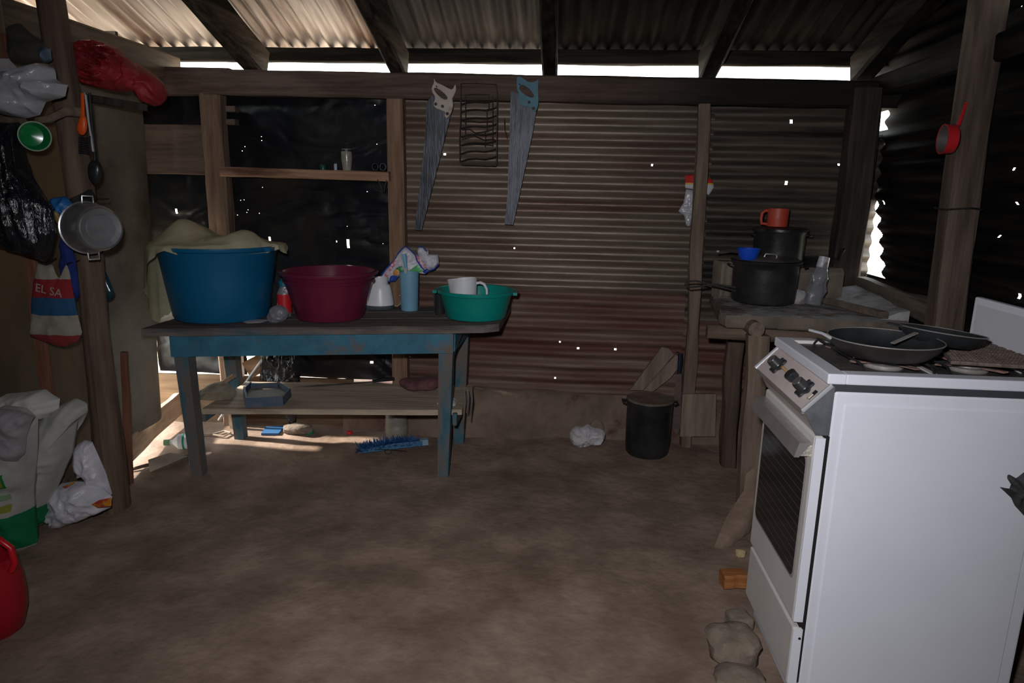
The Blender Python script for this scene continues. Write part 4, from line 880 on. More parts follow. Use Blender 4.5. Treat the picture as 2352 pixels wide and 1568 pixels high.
def knob(px, py, full=True, r=.026):
    c = cpt(px, py)+n_*.002; rot = n_.to_track_quat('Z', 'Y').to_matrix(); mb = MB(); rings = []
    if full:
        for (k, zz) in ((.05, 0), (1, 0), (1.0, .006), (.72, .009)):
            ring = []
            for i in range(60):
                th = 2*PI*i/60; rr = r*k*(1+.16*math.cos(6*th)) if k > .8 else r*k; ring.append(c+rot @ Vector((rr*math.cos(th), rr*math.sin(th), zz)))
            rings.append(ring)
        for (k, zz) in ((.66, .012), (.62, .030), (.58, .032), (.05, .032)): rings.append([c+rot @ Vector((r*k*math.cos(2*PI*i/60), r*k*math.sin(2*PI*i/60), zz)) for i in range(60)])
    else:
        for (k, zz) in ((.05, 0), (.62, 0), (.66, .02), (.6, .022), (.05, .022)): rings.append([c+rot @ Vector((r*k*math.cos(2*PI*i/60), r*k*math.sin(2*PI*i/60), zz)) for i in range(60)])
    mb.loft(rings); kk = mb.build('knob', BLACKPL, st, True, angle=35)
    if full:
        mb = MB(); mb.lathe([(0, .032), (r*.54, .032), (r*.54, .0332), (0, .0332)], c, 24, rot); mb.build('knob_cap', M('knob_cap', (.11, .10, .095), None, rough=.5), kk)
    return kk
Z7 = lambda x, y: (1720+x/5.6, 780+y/5.6)
knob(*Z7(390, 345)); knob(*Z7(730, 640)); knob(*Z7(590, 500), False)
c = cpt(*Z7(490, 410)); mb = MB(); mb.tube([c-n_*.004, c+n_*.022], .0045, 10); mb.build('bare_spindle', M('brass', (.45, .27, .12), None, rough=.5, metal=.5), st, True)
c = cpt(*Z7(590, 500)); 
c = cpt(*Z7(820, 710)); rot = Matrix((Vector((0, 1, 0)), e1, n_)).transposed()
mb = MB(); mb.box(c+n_*.0006, (.016, .03, .002), rot); sw = mb.build('switch_slot', DARK, st)
mb = MB(); mb.box(c+n_*.002+e1*.006, (.013, .016, .005), rot); mb.build('switch', M('cream_switch', (.6, .52, .42), None, rough=.5), sw)
# oven door
door = sbox('oven_door', ENAMELF, .797, .829, 2.05, 2.58, .055, .700, bev=.008)
sbox('door_edge', ENAMEL, .799, .829, 2.0485, 2.055, .06, .695, door)
gm = bpy.data.materials.new('lined_oven_glass'); gm.use_nodes = True
t_ = gm.node_tree; b_ = t_.nodes['Principled BSDF']; b_.inputs['Roughness'].default_value = .10
tcn = t_.nodes.new('ShaderNodeTexCoord'); sp_ = t_.nodes.new('ShaderNodeSeparateXYZ'); t_.links.new(tcn.outputs['Object'], sp_.inputs[0])
mo = t_.nodes.new('ShaderNodeMath'); mo.operation = 'PINGPONG'; mo.inputs[1].default_value = .0125; t_.links.new(sp_.outputs[2], mo.inputs[0])
lt = t_.nodes.new('ShaderNodeMath'); lt.operation = 'LESS_THAN'; lt.inputs[1].default_value = .0006; t_.links.new(mo.outputs[0], lt.inputs[0])
mxn = t_.nodes.new('ShaderNodeMix'); mxn.data_type = 'RGBA'; mxn.inputs[6].default_value = (.012, .013, .013, 1); mxn.inputs[7].default_value = (.16, .15, .14, 1); t_.links.new(lt.outputs[0], mxn.inputs[0]); t_.links.new(mxn.outputs[2], b_.inputs['Base Color'])
mb = MB(); y0, y1, z0, z1, rr = 2.095, 2.545, .19, .615, .03; poly = []
for (cy, cz, a0) in ((y1-rr, z1-rr, 0), (y0+rr, z1-rr, 1), (y0+rr, z0+rr, 2), (y1-rr, z0+rr, 3)):
    for i in range(6): th = (a0+i/5)*PI/2; poly.append(S(.7955, cy+rr*math.cos(th), cz+rr*math.sin(th)))
mb.prism(poly, (.003, 0, 0)); mb.build('oven_window', gm, door)
mb = MB(); ctr = sum(poly, Vector())/len(poly); inn = [ctr+(p-ctr)*1.0 for p in poly]; out_ = [ctr+Vector((0, (p-ctr).y*1.035, (p-ctr).z*1.035)) for p in poly]; n = len(poly)
mb.add([p+Vector((-.0008, 0, 0)) for p in inn]+[p+Vector((.001, 0, 0)) for p in out_], [(i, (i+1) % n, n+(i+1) % n, n+i) for i in range(n)]); mb.open = True; mb.build('window_trim', M('grey_trim', (.33, .30, .29), None, rough=.4), door)
# door handle: flat bar on two brackets
mb = MB(); a, b = S(.758, 2.065, .672), S(.758, 2.565, .672); u = Vector((-.25, 0, -1)).normalized()*.05*K; w_ = Vector((.012, 0, 0))
mb.hexa([a+u, b+u, b+u+w_, a+u+w_], [a, b, b+w_*2.6, a+w_*2.6]); hd = mb.build('door_handle', SATIN, door)
for yy in (2.085, 2.545): sbox('bracket', M('bracket_metal', (.42, .38, .33), (.55, .5, .44), scale=40, rough=.5, metal=.5, bump=.5), .757, .798, yy-.018, yy+.018, .628, .665, door)
# drawer
dr = sbox('drawer', ENAMELF, .801, .833, 2.05, 2.58, -.175, .038, bev=.006)
sbox('drawer_edge', ENAMEL, .803, .833, 2.0485, 2.055, -.17, .032, dr)
c = S(.825, 2.0475, .0); mb = MB(); mb.lathe([(0, 0), (.004, 0), (.003, .002), (0, .002)], c, 10, Matrix.Rotation(PI/2, 3, 'X')); mb.build('screw', DARK, dr)
# raised back lid
lt_ = PX(2240, 681, XB*K-.01)
mb = MB(); y1_ = lt_.y; y0_ = 2.06*K; zb = S(0, 0, .895).z; zt_ = lt_.z
mb.box((XB*K, (y0_+y1_)/2, (zb+zt_)/2), (.022, y1_-y0_, zt_-zb)); lid = mb.build('back_lid', ENAMEL, st)
md = lid.modifiers.new('bevel', 'BEVEL'); md.width = .005; md.segments = 2
mb = MB(); ins = .02; mb.box((XB*K-.0115, (y0_+y1_)/2, (zb+zt_)/2-.01), (.002, y1_-y0_-2*ins, zt_-zb-ins)); mb.build('lid_panel', M('worn_lid_paint', (.60, .61, .64), (.68, .69, .72), scale=4, rough=.4, c3=(.42, .36, .32), s3=6, lo3=.66, hi3=.74), lid)

# pans on the stove
gz = S(0, 0, .915).z+.004
def fry(name, label, px, py, zr, r, depth, tilt=None, hand=None, hl=.1, mat_in=NONSTICK, mat_out=PANOUT):
    c = PZ(px, py, zr); base = c-Vector((0, 0, depth)); t = thing(name, label, 'pan', base)
    rot = tilt or Matrix.Identity(3)
    mb = MB(); mb.lathe([(0, 0), (r*.70, 0), (r*.80, .008), (r*.93, depth*.55), (r, depth), (r*.985, depth)], base, 64, rot); mb.build('body', mat_out, t, True, angle=40)
    mb = MB(); mb.open = True; prof = [(r*.985, depth), (r*.91, depth*.55), (r*.78, .012), (r*.68, .006), (0, .006)]; mb.lathe(prof, base, 64, rot); mb.build('inside', mat_in, t, True, angle=60)
    mb = MB(); mb.tube([base+rot @ Vector((r*math.cos(2*PI*i/64), r*math.sin(2*PI*i/64), depth)) for i in range(65)], .0016, 6); mb.build('rim', SATIN, t, True)
    return t, base, rot
t, base, rot = fry('frying_pan', 'wide black frying pan with burnt brown outside on the stove', 2032, 776, gz+.058, .137, .046)
h0 = base+Vector((-.134, .005, .040)); tip = PZ(1857, 757, h0.z+.018)
mb = MB(); mb.tube([h0, h0.lerp(tip, .4)+Vector((0, 0, .004)), tip], [.008, .0065, .006], 10, flat=.6); mb.build('handle', CHROME, t, True)
tl = Matrix.Rotation(math.radians(6), 3, 'Y') @ Matrix.Rotation(math.radians(-3), 3, 'X')
t, base, rot = fry('frying_pan', 'smaller black frying pan tilted on the far side of the stove', 2161, 759, gz+.066, .108, .036, tl, mat_out=NONSTICK)
h0 = base+rot @ Vector((-.106, .0, .033)); tip = PZ(2042, 742, h0.z+.004)
mb = MB(); mb.tube([h0+Vector((0, .008, 0)), tip+Vector((0, .006, 0)), tip+Vector((-.004, 0, 0)), tip+Vector((0, -.006, 0)), h0+Vector((0, -.008, 0))], .0035, 8); mb.build('handle', BLACKPL, t, True)
p0, p1 = PZ(2050, 788, gz+.045), PZ(2105, 764, gz+.068)
mb = MB(); beam(mb, p0, p1, .012, .003, wob=0); tag(mb.build('spatula', M('grey_utensil', (.20, .18, .165), (.3, .28, .26), rough=.5, scale=20), None), 'thin grey flat utensil lying inside the wide frying pan', 'utensil')
# rusty griddle
gq = [PZ(x, y, gz+.012) for x, y in ((2150, 787), (2318, 784), (2440, 848), (2186, 832))]
gr = thing('wire_griddle', 'rusty rectangular mesh griddle lying over the stove burners', 'griddle', sum(gq, Vector())/4)
mb = MB(); mb.tube(gq+[gq[0]], .005, 6); mb.build('frame', RUSTMESH, gr)
mb = MB(); N_ = 26
for i in range(1, N_):
    t0 = i/N_; a, b = gq[0].lerp(gq[1], t0), gq[3].lerp(gq[2], t0); mb.tube([a, b], .0022, 4)
for i in range(1, 16):
    t0 = i/16; a, b = gq[0].lerp(gq[3], t0), gq[1].lerp(gq[2], t0); mb.tube([a, b], .0022, 4)
o = mb.build('mesh', RUSTMESH, gr); o['kind'] = 'stuff'
mb = MB(); lo_ = [p-Vector((0, 0, .005)) for p in gq]; mb.prism(lo_, (0, 0, .0015)); mb.build('plate', RUSTMESH, gr)
# dark ragged leaf at the stove's side
Yr = 2.048*K-.010
mb = MB(); pouch(mb, [(2296, 1118), (2318, 1122), (2322, 1112), (2312, 1096), (2316, 1088), (2334, 1098), (2352, 1084), (2400, 1090), (2420, 1150), (2390, 1215), (2352, 1184), (2330, 1160), (2322, 1142)], onY(Yr), FRONT, .014, crump=.008, cs=30, seed=23, n=80)
tag(mb.build('dry_leaf', M('dark_leaf', (.016, .017, .018), (.04, .04, .042), scale=30, rough=.7), None, True, angle=50), 'dark ragged dry leaf hanging against the white stove side', 'leaf')
# stones and wood by the stove foot
p = PZ(1704, 1545, 0); mb = rock(p+Vector((-.012, .085, .035)), (.078, .085, .055), 31, 20, 12); tag(mb.build('stove_stone', STONE, None, True, angle=30), 'big rounded stone on the floor against the stove foot', 'stone', 'stones at the stove foot')
p = PZ(1712, 1462, 0); mb = MB(); rt = Matrix.Rotation(.25, 3, 'Z'); mb.box(p+Vector((-.01, .05, .026)), (.075, .075, .05), rt); o = mb.build('stove_stone', STONE, None); md = o.modifiers.new('bevel', 'BEVEL'); md.width = .012; md.segments = 3; tag(o, 'small square stone on the floor between the big stone and the wood block', 'stone', 'stones at the stove foot')
p = PZ(1722, 1592, 0); mb = rock(p+Vector((-.02, .04, .015)), (.075, .06, .03), 12); tag(mb.build('stove_stone', STONE, None, True, angle=30), 'flat rough stone on the floor beneath the big rounded stone', 'stone', 'stones at the stove foot')
a = PZ(1660, 1357, 0); mb = MB(); beam(mb, a+Vector((.0, .03, .032)), a+Vector((.085, .04, .034)), .06, .055, seed=77, wob=.004); tag(mb.build('wood_block', FRESHW, None), 'short orange offcut of fresh wood on the floor beside the stove', 'wood block')
p = PZ(1702, 1280, 0); mb = rock(p+Vector((.0, .01, .012)), (.02, .016, .018), 15); tag(mb.build('pebble', M('yellow_pebble', (.42, .33, .16), (.55, .45, .25), scale=30), None, True), 'small yellowish pebble on the floor by the hearth post', 'pebble')

# ---------------------------------------------------------------- cooking hearth
HZ = .90
hr_ = thing('cooking_hearth', 'raised clay cooking hearth with an ashy top on wooden posts in the corner', 'hearth', (1.15, 3.45, 0))
o_ = [PZ(1652, 716, HZ), PZ(1668, 722, HZ), PZ(1760, 724, HZ), PZ(1900, 732, HZ), PZ(2010, 738, HZ), (1.525, 3.05, HZ), (1.525, 3.64, HZ), (1.41, 3.66, HZ), (1.40, 3.76, HZ), (.84, 3.76, HZ), PZ(1632, 672, HZ)]
P = resample(o_, 90)
mb = MB(); rings = []; cen = sum(P, Vector())/len(P)
for (sc, dz, jit) in ((.0, .006, 0), (.5, .004, .006), (.9, .0, .006), (.985, -.004, .004), (1.0, -.018, .007), (.998, -.05, .007), (.97, -.062, .004), (0, -.062, 0)):
    rings.append([Vector((cen.x+(p.x-cen.x)*max(sc, .001), cen.y+(p.y-cen.y)*max(sc, .001), HZ+dz)) + Vector((nz(p, 14, 3), nz(p, 14, 5), .4*nz(p, 9, 7)))*jit for p in P])
mb.loft(rings, cap=False)
mb.mi = [0]*(len(P)*3)+[1]*(len(P)*(len(rings)-4)); mb.build('hearth_top', [ASH, CLAY], hr_, True, angle=50)
# ash bank along the right wall and back
mb = MB(); rings = []
for i in range(25):
    t0 = i/24; y = 3.06+.58*t0; hgt = .035+.045*t0+.012*nz((t0*6, 0, 0), 1, 4); wdt = .13+.10*t0+.02*nz((t0*5, 2, 0), 1, 6)
    rings.append([Vector((1.525, y, HZ-.01)), Vector((1.525, y, HZ+hgt)), Vector((1.525-wdt*.35, y, HZ+hgt*.8)), Vector((1.525-wdt*.7, y, HZ+hgt*.35)), Vector((1.525-wdt, y, HZ-.004))])
mb.loft(rings); mb.build('ash_bank', ASH, hr_, True, angle=60)
mb = MB(); q = PZ(1662, 688, HZ); beam(mb, (q.x-.02, 3.60, HZ+.09), (q.x+.05, 3.62, HZ+.09), .09, .19, seed=5, wob=.008); mb.build('clay_block', CLAY, hr_)
mb = MB(); beam(mb, (.98, 3.58, HZ+.085), (1.40, 3.61, HZ+.085), .20, .17, seed=6, wob=.008); mb.build('clay_block', CLAY, hr_)
mb = MB(); a, b = PY(1625, 737, 3.16), PY(2075, 760, 3.10); a.z = b.z = HZ-.10; mb.tube([a, a.lerp(b, .3), a.lerp(b, .7), b+Vector((.12, 0, 0))], [.034, .036, .038, .036], 12, wob=.2, seed=2); mb.build('bearer_log', wood('log_wood', (.10, .07, .05), (.19, .137, .10), 'x'), hr_, True)
c = PY(1738, 757, 2.99); mb = MB(); mb.tube([c, c+Vector((0, .2, -.005)), Vector((c.x, 3.7, c.z-.02))], [.034, .034, .034], 14, wob=.12, seed=4); mb.build('cross_log', wood('log_wood2', (.14, .10, .075), (.24, .178, .135), 'y'), hr_, True)
mb = MB(); b = PZ(1712, 1165, 0); t0 = PY(1743, 768, 3.035); beam(mb, b-Vector((0, 0, .02)), t0, .085, .075, up=(0, 1, 0), seed=8, wob=.008, seg=16); mb.build('post', wood('hearth_post', (.14, .10, .074), (.25, .185, .14), 'z'), hr_)
mb = MB(); beam(mb, (.93, 3.52, -.02), (.90, 3.50, HZ-.06), .08, .07, up=(0, 1, 0), seed=9, wob=.01, seg=14); mb.build('post', wood('hearth_post2', (.07, .047, .034), (.13, .09, .068), 'z'), hr_)
mb = MB(); beam(mb, (1.44, 3.12, -.02), (1.44, 3.12, HZ-.06), .08, .08, up=(0, 1, 0), seed=10, wob=.01); mb.build('post', W_POSTD, hr_)
# buttress root at post foot
mb = MB(); b = PZ(1712, 1165, 0); e = PZ(1650, 1255, 0); mb.tube([b+Vector((.02, 0, .20)), b+Vector((-.0, -.08, .09)), e.lerp(b, .35)+Vector((.03, 0, .03)), e+Vector((0, 0, -.01))], [.03, .045, .05, .02], 12, wob=.3, seed=5); mb.build('post_foot', DIRT, hr_, True)

# pots on the hearth
c = away(1750, 704, HZ+.006, .148); rim_z = PY(1755, 603, c.y-.155).z; h = rim_z-c.z
t = thing('cooking_pot', 'large soot-black cooking pot with lid at the front of the hearth', 'pot', c)
mb = MB(); mb.lathe([(0, 0), (.13, 0), (.146, .010), (.150, .03), (.153, h*.8), (.156, h-.02), (.165, h-.012), (.167, h-.002), (.16, h), (.148, h-.004), (.145, .02), (0, .012)], c, 56, wob=.012); mb.build('body', BLACKPOT, t, True, angle=40)
mb = MB(); mb.lathe([(.0, .018), (.05, .017), (.13, .010), (.157, .002), (.160, .0), (.155, -.002), (0, .006)], c+Vector((0, 0, h+.002)), 56); ld = mb.build('lid', M('sooty_lid', (.06, .06, .06), (.20, .19, .18), scale=8, rough=.45, metal=.4), t, True, angle=40)
q = c+Vector((.0, -.06, h+.018)); mb = MB(); mb.tube([q+Vector((-.03, 0, 0)), q+Vector((-.025, 0, .014)), q+Vector((.025, 0, .014)), q+Vector((.03, 0, 0))], .005, 8); mb.build('lid_handle', ALU, ld, True)
for sg in (-1, 1):
    q = c+Vector((sg*.165, -.02, h-.03)); mb = MB(); mb.tube([q+Vector((0, -.035, 0)), q+Vector((sg*.014, -.03, .004)), q+Vector((sg*.016, .03, .004)), q+Vector((0, .035, 0))], .005, 8); mb.build('ear', BLACKPOT, t, True)
cb = PY(1718, 590, c.y-.09); cb.z = c.z+h+.006; r = .053; zt2 = PY(1718, 570, c.y-.09).z-cb.z
t = thing('dipper', 'bright blue plastic dipper bowl with dark handle on the large pot lid', 'dipper', cb)
mb = MB(); mb.lathe([(0, 0), (r*.6, 0), (r*.82, zt2*.3), (r, zt2), (r*.95, zt2), (r*.75, zt2*.35), (0, .006)], cb, 36); mb.build('bowl', BLUEP2, t, True, angle=40)
a = cb+Vector((-r*.9, .0, zt2*.75)); b = PY(1652, 577, cb.y+.02); mb = MB(); mb.tube([a, a.lerp(b, .5)+Vector((0, 0, .006)), b], [.011, .012, .006], 8, flat=.5); mb.build('handle', M('dark_wood_handle', (.03, .026, .022), (.06, .05, .042), scale=20), t, True)
mb = MB(); mb.tube([b, b+(b-a).normalized()*.012], .005, 8); mb.build('handle_tip', CHROME, t, True)
zb = HZ+.172; top2 = PY(1788, 528, 3.52); c2 = Vector((PY(1789, 560, 3.625).x, 3.625, zb)); h2 = top2.z-zb
t = thing('cooking_pot', 'soot-black lidded pot behind the large pot with a red mug on top', 'pot', c2)
mb = MB(); mb.lathe([(0, 0), (.105, 0), (.12, .012), (.123, .04), (.125, h2*.85), (.132, h2-.01), (.134, h2), (.12, h2-.002), (.115, .02), (0, .012)], c2, 56, wob=.02); mb.build('body', BLACKPOT, t, True, angle=40)
mb = MB(); mb.lathe([(0, .012), (.06, .012), (.125, .006), (.135, .0), (.135, -.012), (.130, -.012), (.125, -.001), (0, .004)], c2+Vector((0, 0, h2+.002)), 56, wob=.01); mb.build('lid', BLACKPOT, t, True, angle=40)
for sg in (-1, 1):
    q = c2+Vector((sg*.13, -.02, h2-.03)); mb = MB(); mb.tube([q+Vector((0, -.03, 0)), q+Vector((sg*.014, -.02, .0)), q+Vector((sg*.014, .02, .0)), q+Vector((0, .03, 0))], .005, 8); mb.build('ear', BLACKPOT, t, True)
cm = Vector((PY(1785, 520, 3.58).x, 3.585, c2.z+h2+.0145)); hm = PY(1785, 479, 3.585).z-cm.z; r = .052
t = thing('mug', 'red plastic mug with looped handle on the black pot lid', 'mug', cm)
mb = MB(); mb.lathe([(0, 0), (r*.94, 0), (r*.97, .006), (r*.97, hm*.45), (r*.99, hm*.5), (r*.97, hm*.55), (r, hm), (r*.93, hm), (r*.9, .01), (0, .008)], cm, 36); mb.build('body', MUGRED, t, True, angle=40)
q = cm+Vector((-r*.95, 0, 0)); mb = MB(); mb.tube([q+Vector((.005, 0, hm*.88)), q+Vector((-.018, 0, hm*.86)), q+Vector((-.030, 0, hm*.72)), q+Vector((-.032, 0, hm*.4)), q+Vector((-.028, 0, hm*.15)), q+Vector((.002, 0, hm*.12))], .008, 10); mb.build('handle', MUGRED, t, True)
# dark pan behind
cp_ = PY(1862, 590, 3.66); cp_ = Vector((PY(1880, 590, 3.66).x, 3.665, HZ+.172))
t = thing('frying_pan', 'sooty black frying pan with raised handle behind the lidded pot', 'pan', cp_)
mb = MB(); mb.lathe([(0, 0), (.07, 0), (.10, .035), (.104, .037), (.098, .037), (.068, .004), (0, .004)], cp_, 40, sy=.75); mb.build('body', BLACKPOT, t, True, angle=40)
a = cp_+Vector((.095, -.02, .03)); b = PY(1936, 572, 3.58); mb = MB(); mb.tube([a, a.lerp(b, .5), b], [.010, .012, .014], 8, flat=.5); mb.build('handle', BLACKPOT, t, True)
# clear crumpled bottle
p = PZ(1866, 700, HZ+.012); tp = PY(1893, 590, p.y+.03); ax = tp-p; L_ = ax.length; rot = ax.normalized().to_track_quat('Z', 'Y').to_matrix()
t = thing('plastic_bottle', 'crushed clear plastic bottle leaning beside the large pot on the hearth', 'bottle', p)
mb = MB(); mb.lathe([(0, 0), (.030, 0), (.038, .012), (.036, L_*.2), (.041, L_*.32), (.033, L_*.45), (.038, L_*.58), (.030, L_*.72), (.022, L_*.8), (.020, L_), (0, L_)], p, 30, rot, wob=.35, seed=4); mb.build('body', CLEAR, t, True, angle=25)
mb = MB(); mb.lathe([(.0215, L_*.78), (.026, L_*.78), (.025, L_*1.0), (.0205, L_*1.0)], p, 24, rot, wob=.15, seed=5); mb.build('label', M('pale_label', (.42, .43, .46), (.55, .56, .6), scale=30, rough=.3), t, True, angle=25)
p = PZ(1838, 702, HZ); mb = rock(p+Vector((.0, .045, .03)), (.04, .035, .045), 21); tag(mb.build('hearth_stone', ASH, None, True, angle=30), 'ash-covered stone beside the large pot on the hearth', 'stone')
a, b = PZ(1898, 690, HZ+.026), PZ(2030, 723, HZ+.026); mb = MB(); beam(mb, a, b, .045, .03, seed=14, wob=.004); tag(mb.build('firewood_plank', wood('plank_dark', (.12, .085, .062), (.2, .15, .11), 'x'), None), 'short brown plank lying on the ash of the hearth', 'plank')
a = PZ(1700, 672, HZ+.03); q = [PY(x, y, 3.30) for x, y in ((1690, 668), (1640, 655), (1600, 645), (1577, 646), (1573, 653), (1582, 660), (1605, 658), (1640, 652), (1690, 660))]
mb = MB(); mb.tube(q, .0045, 8); tag(mb.build('tongs', M('black_iron', (.02, .018, .017), (.04, .035, .03), scale=20, rough=.6), None, True), 'black iron loop handle jutting out over the hearth edge', 'tongs')

# ---------------------------------------------------------------- floor by the back wall
c = Vector((PZ(1488, 1037, .02).x, 3.655, 0)); c.z = FZ(c.x, c.y-.1)+.002; r = .122
h = PY(1488, 932, c.y-r).z-c.z
t = thing('stock_pot', 'tall black pot with a dented metal lid standing on the dirt floor', 'pot', c)
mb = MB(); mb.lathe([(0, 0), (r*.92, 0), (r*.97, .012), (r, .05), (r*1.02, h*.9), (r*1.06, h-.008), (r*1.06, h), (r*.98, h), (r*.96, .02), (0, .01)], c, 56, wob=.01); mb.build('body', BLACKPOT, t, True, angle=40)
mb = MB(); mb.lathe([(0, .004), (.04, .006), (.07, .002), (.1, .004), (r*1.0, .008), (r*1.06, .003), (r*1.06, -.002), (r, -.002), (0, -.002)], c+Vector((0, 0, h+.002)), 56, wob=.012); mb.build('lid', M('brown_lid', (.16, .12, .095), (.30, .24, .19), scale=9, rough=.5, metal=.4), t, True, angle=40)
for sg in (-1, 1):
    q = c+Vector((sg*r*1.06, 0, h-.02)); mb = MB(); mb.tube([q+Vector((0, -.035, 0)), q+Vector((sg*.02, -.025, .006)), q+Vector((sg*.02, .025, .006)), q+Vector((0, .035, 0))], .006, 8); mb.build('ear', BLACKPOT, t, True)
p = onfloor(1352, 1024)
t = thing('plastic_bag', 'crumpled white plastic bag lying on the dirt by the back wall', 'bag', p)
mb = MB(); pouch(mb, smoothpoly([(1305, 1000), (1318, 978), (1340, 980), (1350, 972), (1362, 982), (1385, 985), (1393, 1000), (1380, 1022), (1352, 1020), (1345, 1026), (1318, 1026)], 1), onY(p.y-.005), FRONT, .06, back=.6, crump=.022, cs=24, seed=41); mb.build('film', PAPER, t, True, angle=50)
p = onfloor(1368, 1000); mb = rock(Vector((p.x, 3.80, .06)), (.045, .03, .06), 44); tag(mb.build('clay_lump', STONE, None, True, angle=30), 'rounded clay lump against the plinth behind the white bag', 'stone')
mb = MB(); q = [PY(x, y, YW+.0) for x, y in ((1447, 896), (1520, 797), (1536, 800), (1548, 815), (1530, 835), (1478, 896))]; mb.prism(q, (0, .022, 0)); tag(mb.build('leaning_board', wood('lean_wood', (.15, .115, .09), (.26, .2, .16), 'z'), None), 'grey weathered board leaning on the wall above the black pot', 'board', 'boards leaning on the back wall')
mb = MB(); q = [PY(x, y, YW-.02) for x, y in ((1478, 897), (1530, 838), (1556, 812), (1560, 842), (1540, 868), (1500, 899))]; mb.prism(q, (0, .016, 0)); tag(mb.build('leaning_board', wood('lean_wood2', (.16, .12, .095), (.28, .215, .17), 'z'), None), 'shorter curved board leaning between the grey board and the wall post', 'board', 'boards leaning on the back wall')
pk = PY(1563, 812, YW-.08)
t = thing('machete', 'machete with black ringed handle hung beside the wall post', 'machete', PY(1555, 985, YW-.08))
mb = MB(); mb.tube([PY(1563, 812, YW-.08), PY(1562, 835, YW-.08), PY(1560, 858, YW-.08)], [.013, .014, .012], 10, flat=.7); mb.build('handle', plastic('navy_handle', (.012, .018, .035), .3), t, True)
mb = MB(); q = PY(1556, 811, YW-.08); mb.tube([q+Vector((math.cos(i*PI/6)*.008, 0, math.sin(i*PI/6)*.008)) for i in range(13)], .002, 6); mb.build('ring', WIRE, t, True)
mb = MB(); mb.prism([PY(x, y, YW-.079) for x, y in ((1552, 860), (1566, 858), (1563, 980), (1556, 1000), (1545, 985))], (0, .003, 0)); mb.build('blade', M('dull_blade', (.11, .075, .065), (.18, .13, .11), scale=9, rough=.55, metal=.4), t)

# ---------------------------------------------------------------- hanging package on the right wall post
Yp = YW+.012
t = thing('food_packet', 'torn red and white food packet with clear pouch tucked behind the wall post', 'packet', PY(1585, 520, Yp))
mb = MB(); pouch(mb, [(1574, 402), (1600, 400), (1636, 412), (1640, 430), (1628, 448), (1605, 436), (1574, 432)], onY(Yp), FRONT, .010, back=.3, crump=.004, cs=24, seed=51, n=48)
o = mb.build('wrapper', stripes('packet_print', (.62, .64, .68), [(PY(1600, 420, Yp).z-PY(1585, 520, Yp).z, .6, (.60, .03, .03)), (PY(1600, 424, Yp).z-PY(1585, 520, Yp).z, PY(1600, 420, Yp).z-PY(1585, 520, Yp).z, (.75, .5, .08))], vee=.0), t, True, angle=50)
mb = MB(); pouch(mb, [(1576, 434), (1600, 438), (1598, 470), (1590, 500), (1585, 520), (1576, 518), (1572, 495), (1558, 485), (1570, 465)], onY(Yp), FRONT, .016, back=.3, crump=.008, cs=26, seed=52, n=48); mb.build('pouch', BAGGREY, t, True, angle=50)
# small red pan on the right-hand post
xp = 1.465; c = PX(2212, 320, xp)-Vector((.03, 0, 0))
t = thing('small_pan', 'small red pan with long handle hanging on the right-hand post', 'pan', c-Vector((0, 0, .05)))
rot = Matrix.Rotation(-PI/2, 3, 'Y') @ Matrix.Identity(3); rot = Vector((-.99, .10, .0)).to_track_quat('Z', 'Y').to_matrix()
mb = MB(); mb.lathe([(0, 0), (.045, 0), (.050, .004), (.054, .042), (.050, .042), (.046, .006), (0, .004)], c, 40, rot); mb.build('body', REDP, t, True, angle=40)
mb = MB(); mb.lathe([(0, .0045), (.046, .0065), (.0495, .041), (.0485, .041), (.044, .007), (0, .0055)], c, 40, rot); mb.build('inside', M('pan_grey_inside', (.07, .06, .055), (.13, .11, .10), rough=.5), t, True, angle=40)
a = c+Vector((.012, .012, .05)); b = PX(2222, 230, xp+.02); mb = MB(); mb.tube([a, a.lerp(b, .5), b], [.007, .006, .005], 8, flat=.7); mb.build('handle', REDP, t, True)
mb = MB(); mb.tube([b+Vector((.06, .03, -.008)), b+Vector((-.012, -.004, -.004))], .002, 6); mb.build('nail', WIRE, wr)

# ---------------------------------------------------------------- things hanging on the rough pole, left
Yh = 2.56
def nail(px, py, Y, d=(0, .15, 0)): p = PY(px, py, Y); mb = MB(); mb.tube([p, p+Vector(d)], .003, 6); return mb.build('nail', WIRE, wl)
p0, p1 = PY(188, 258, 2.68), PY(84, 276, 2.50); mb = MB(); mb.tube([p0, p0.lerp(p1, .4)+Vector((0, 0, .012)), p0.lerp(p1, .75)+Vector((0, 0, -.004)), p1], [.018, .016, .014, .010], 10, wob=.25); mb.build('peg_branch', wood('branch', (.16, .12, .09), (.27, .21, .16), 'x'), wl, True)
p0, p1 = PY(30, 120, 2.5), PY(60, 290, 2.45); mb = MB(); mb.tube([PY(-60, 268, 2.30), PY(60, 280, 2.42)], .012, 8); mb.build('peg_branch', W_BOARD, wl, True)
mb = MB(); pouch(mb, [(-25, 140), (20, 132), (38, 168), (60, 165), (82, 150), (110, 146), (126, 158), (130, 184), (156, 194), (150, 222), (106, 234), (92, 264), (60, 272), (10, 264), (-25, 250)], onY(2.46), FRONT, .10, back=.5, crump=.045, cs=11, seed=61, n=90, rings=12)
tag(mb.build('plastic_bag', BAGGREY, None, True, angle=50), 'cloudy grey plastic bag stuffed high on the rough pole', 'bag')
c = PY(80, 313, 2.37); r = 32*Lm(c); d = (CAMO-c).normalized()+Vector((.25, 0, -.05)); rot = d.normalized().to_track_quat('Z', 'Y').to_matrix()
t = thing('cup', 'green plastic cup hanging mouth outward from the peg branch', 'cup', c-Vector((0, 0, r)))
mb = MB(); hc = .075; mb.lathe([(0, -hc), (r*.7, -hc), (r*.8, -hc*.85), (r, 0), (r*.95, 0), (r*.74, -hc*.82), (0, -hc*.92)], c, 40, rot); mb.build('body', CUPGREEN, t, True, angle=40)
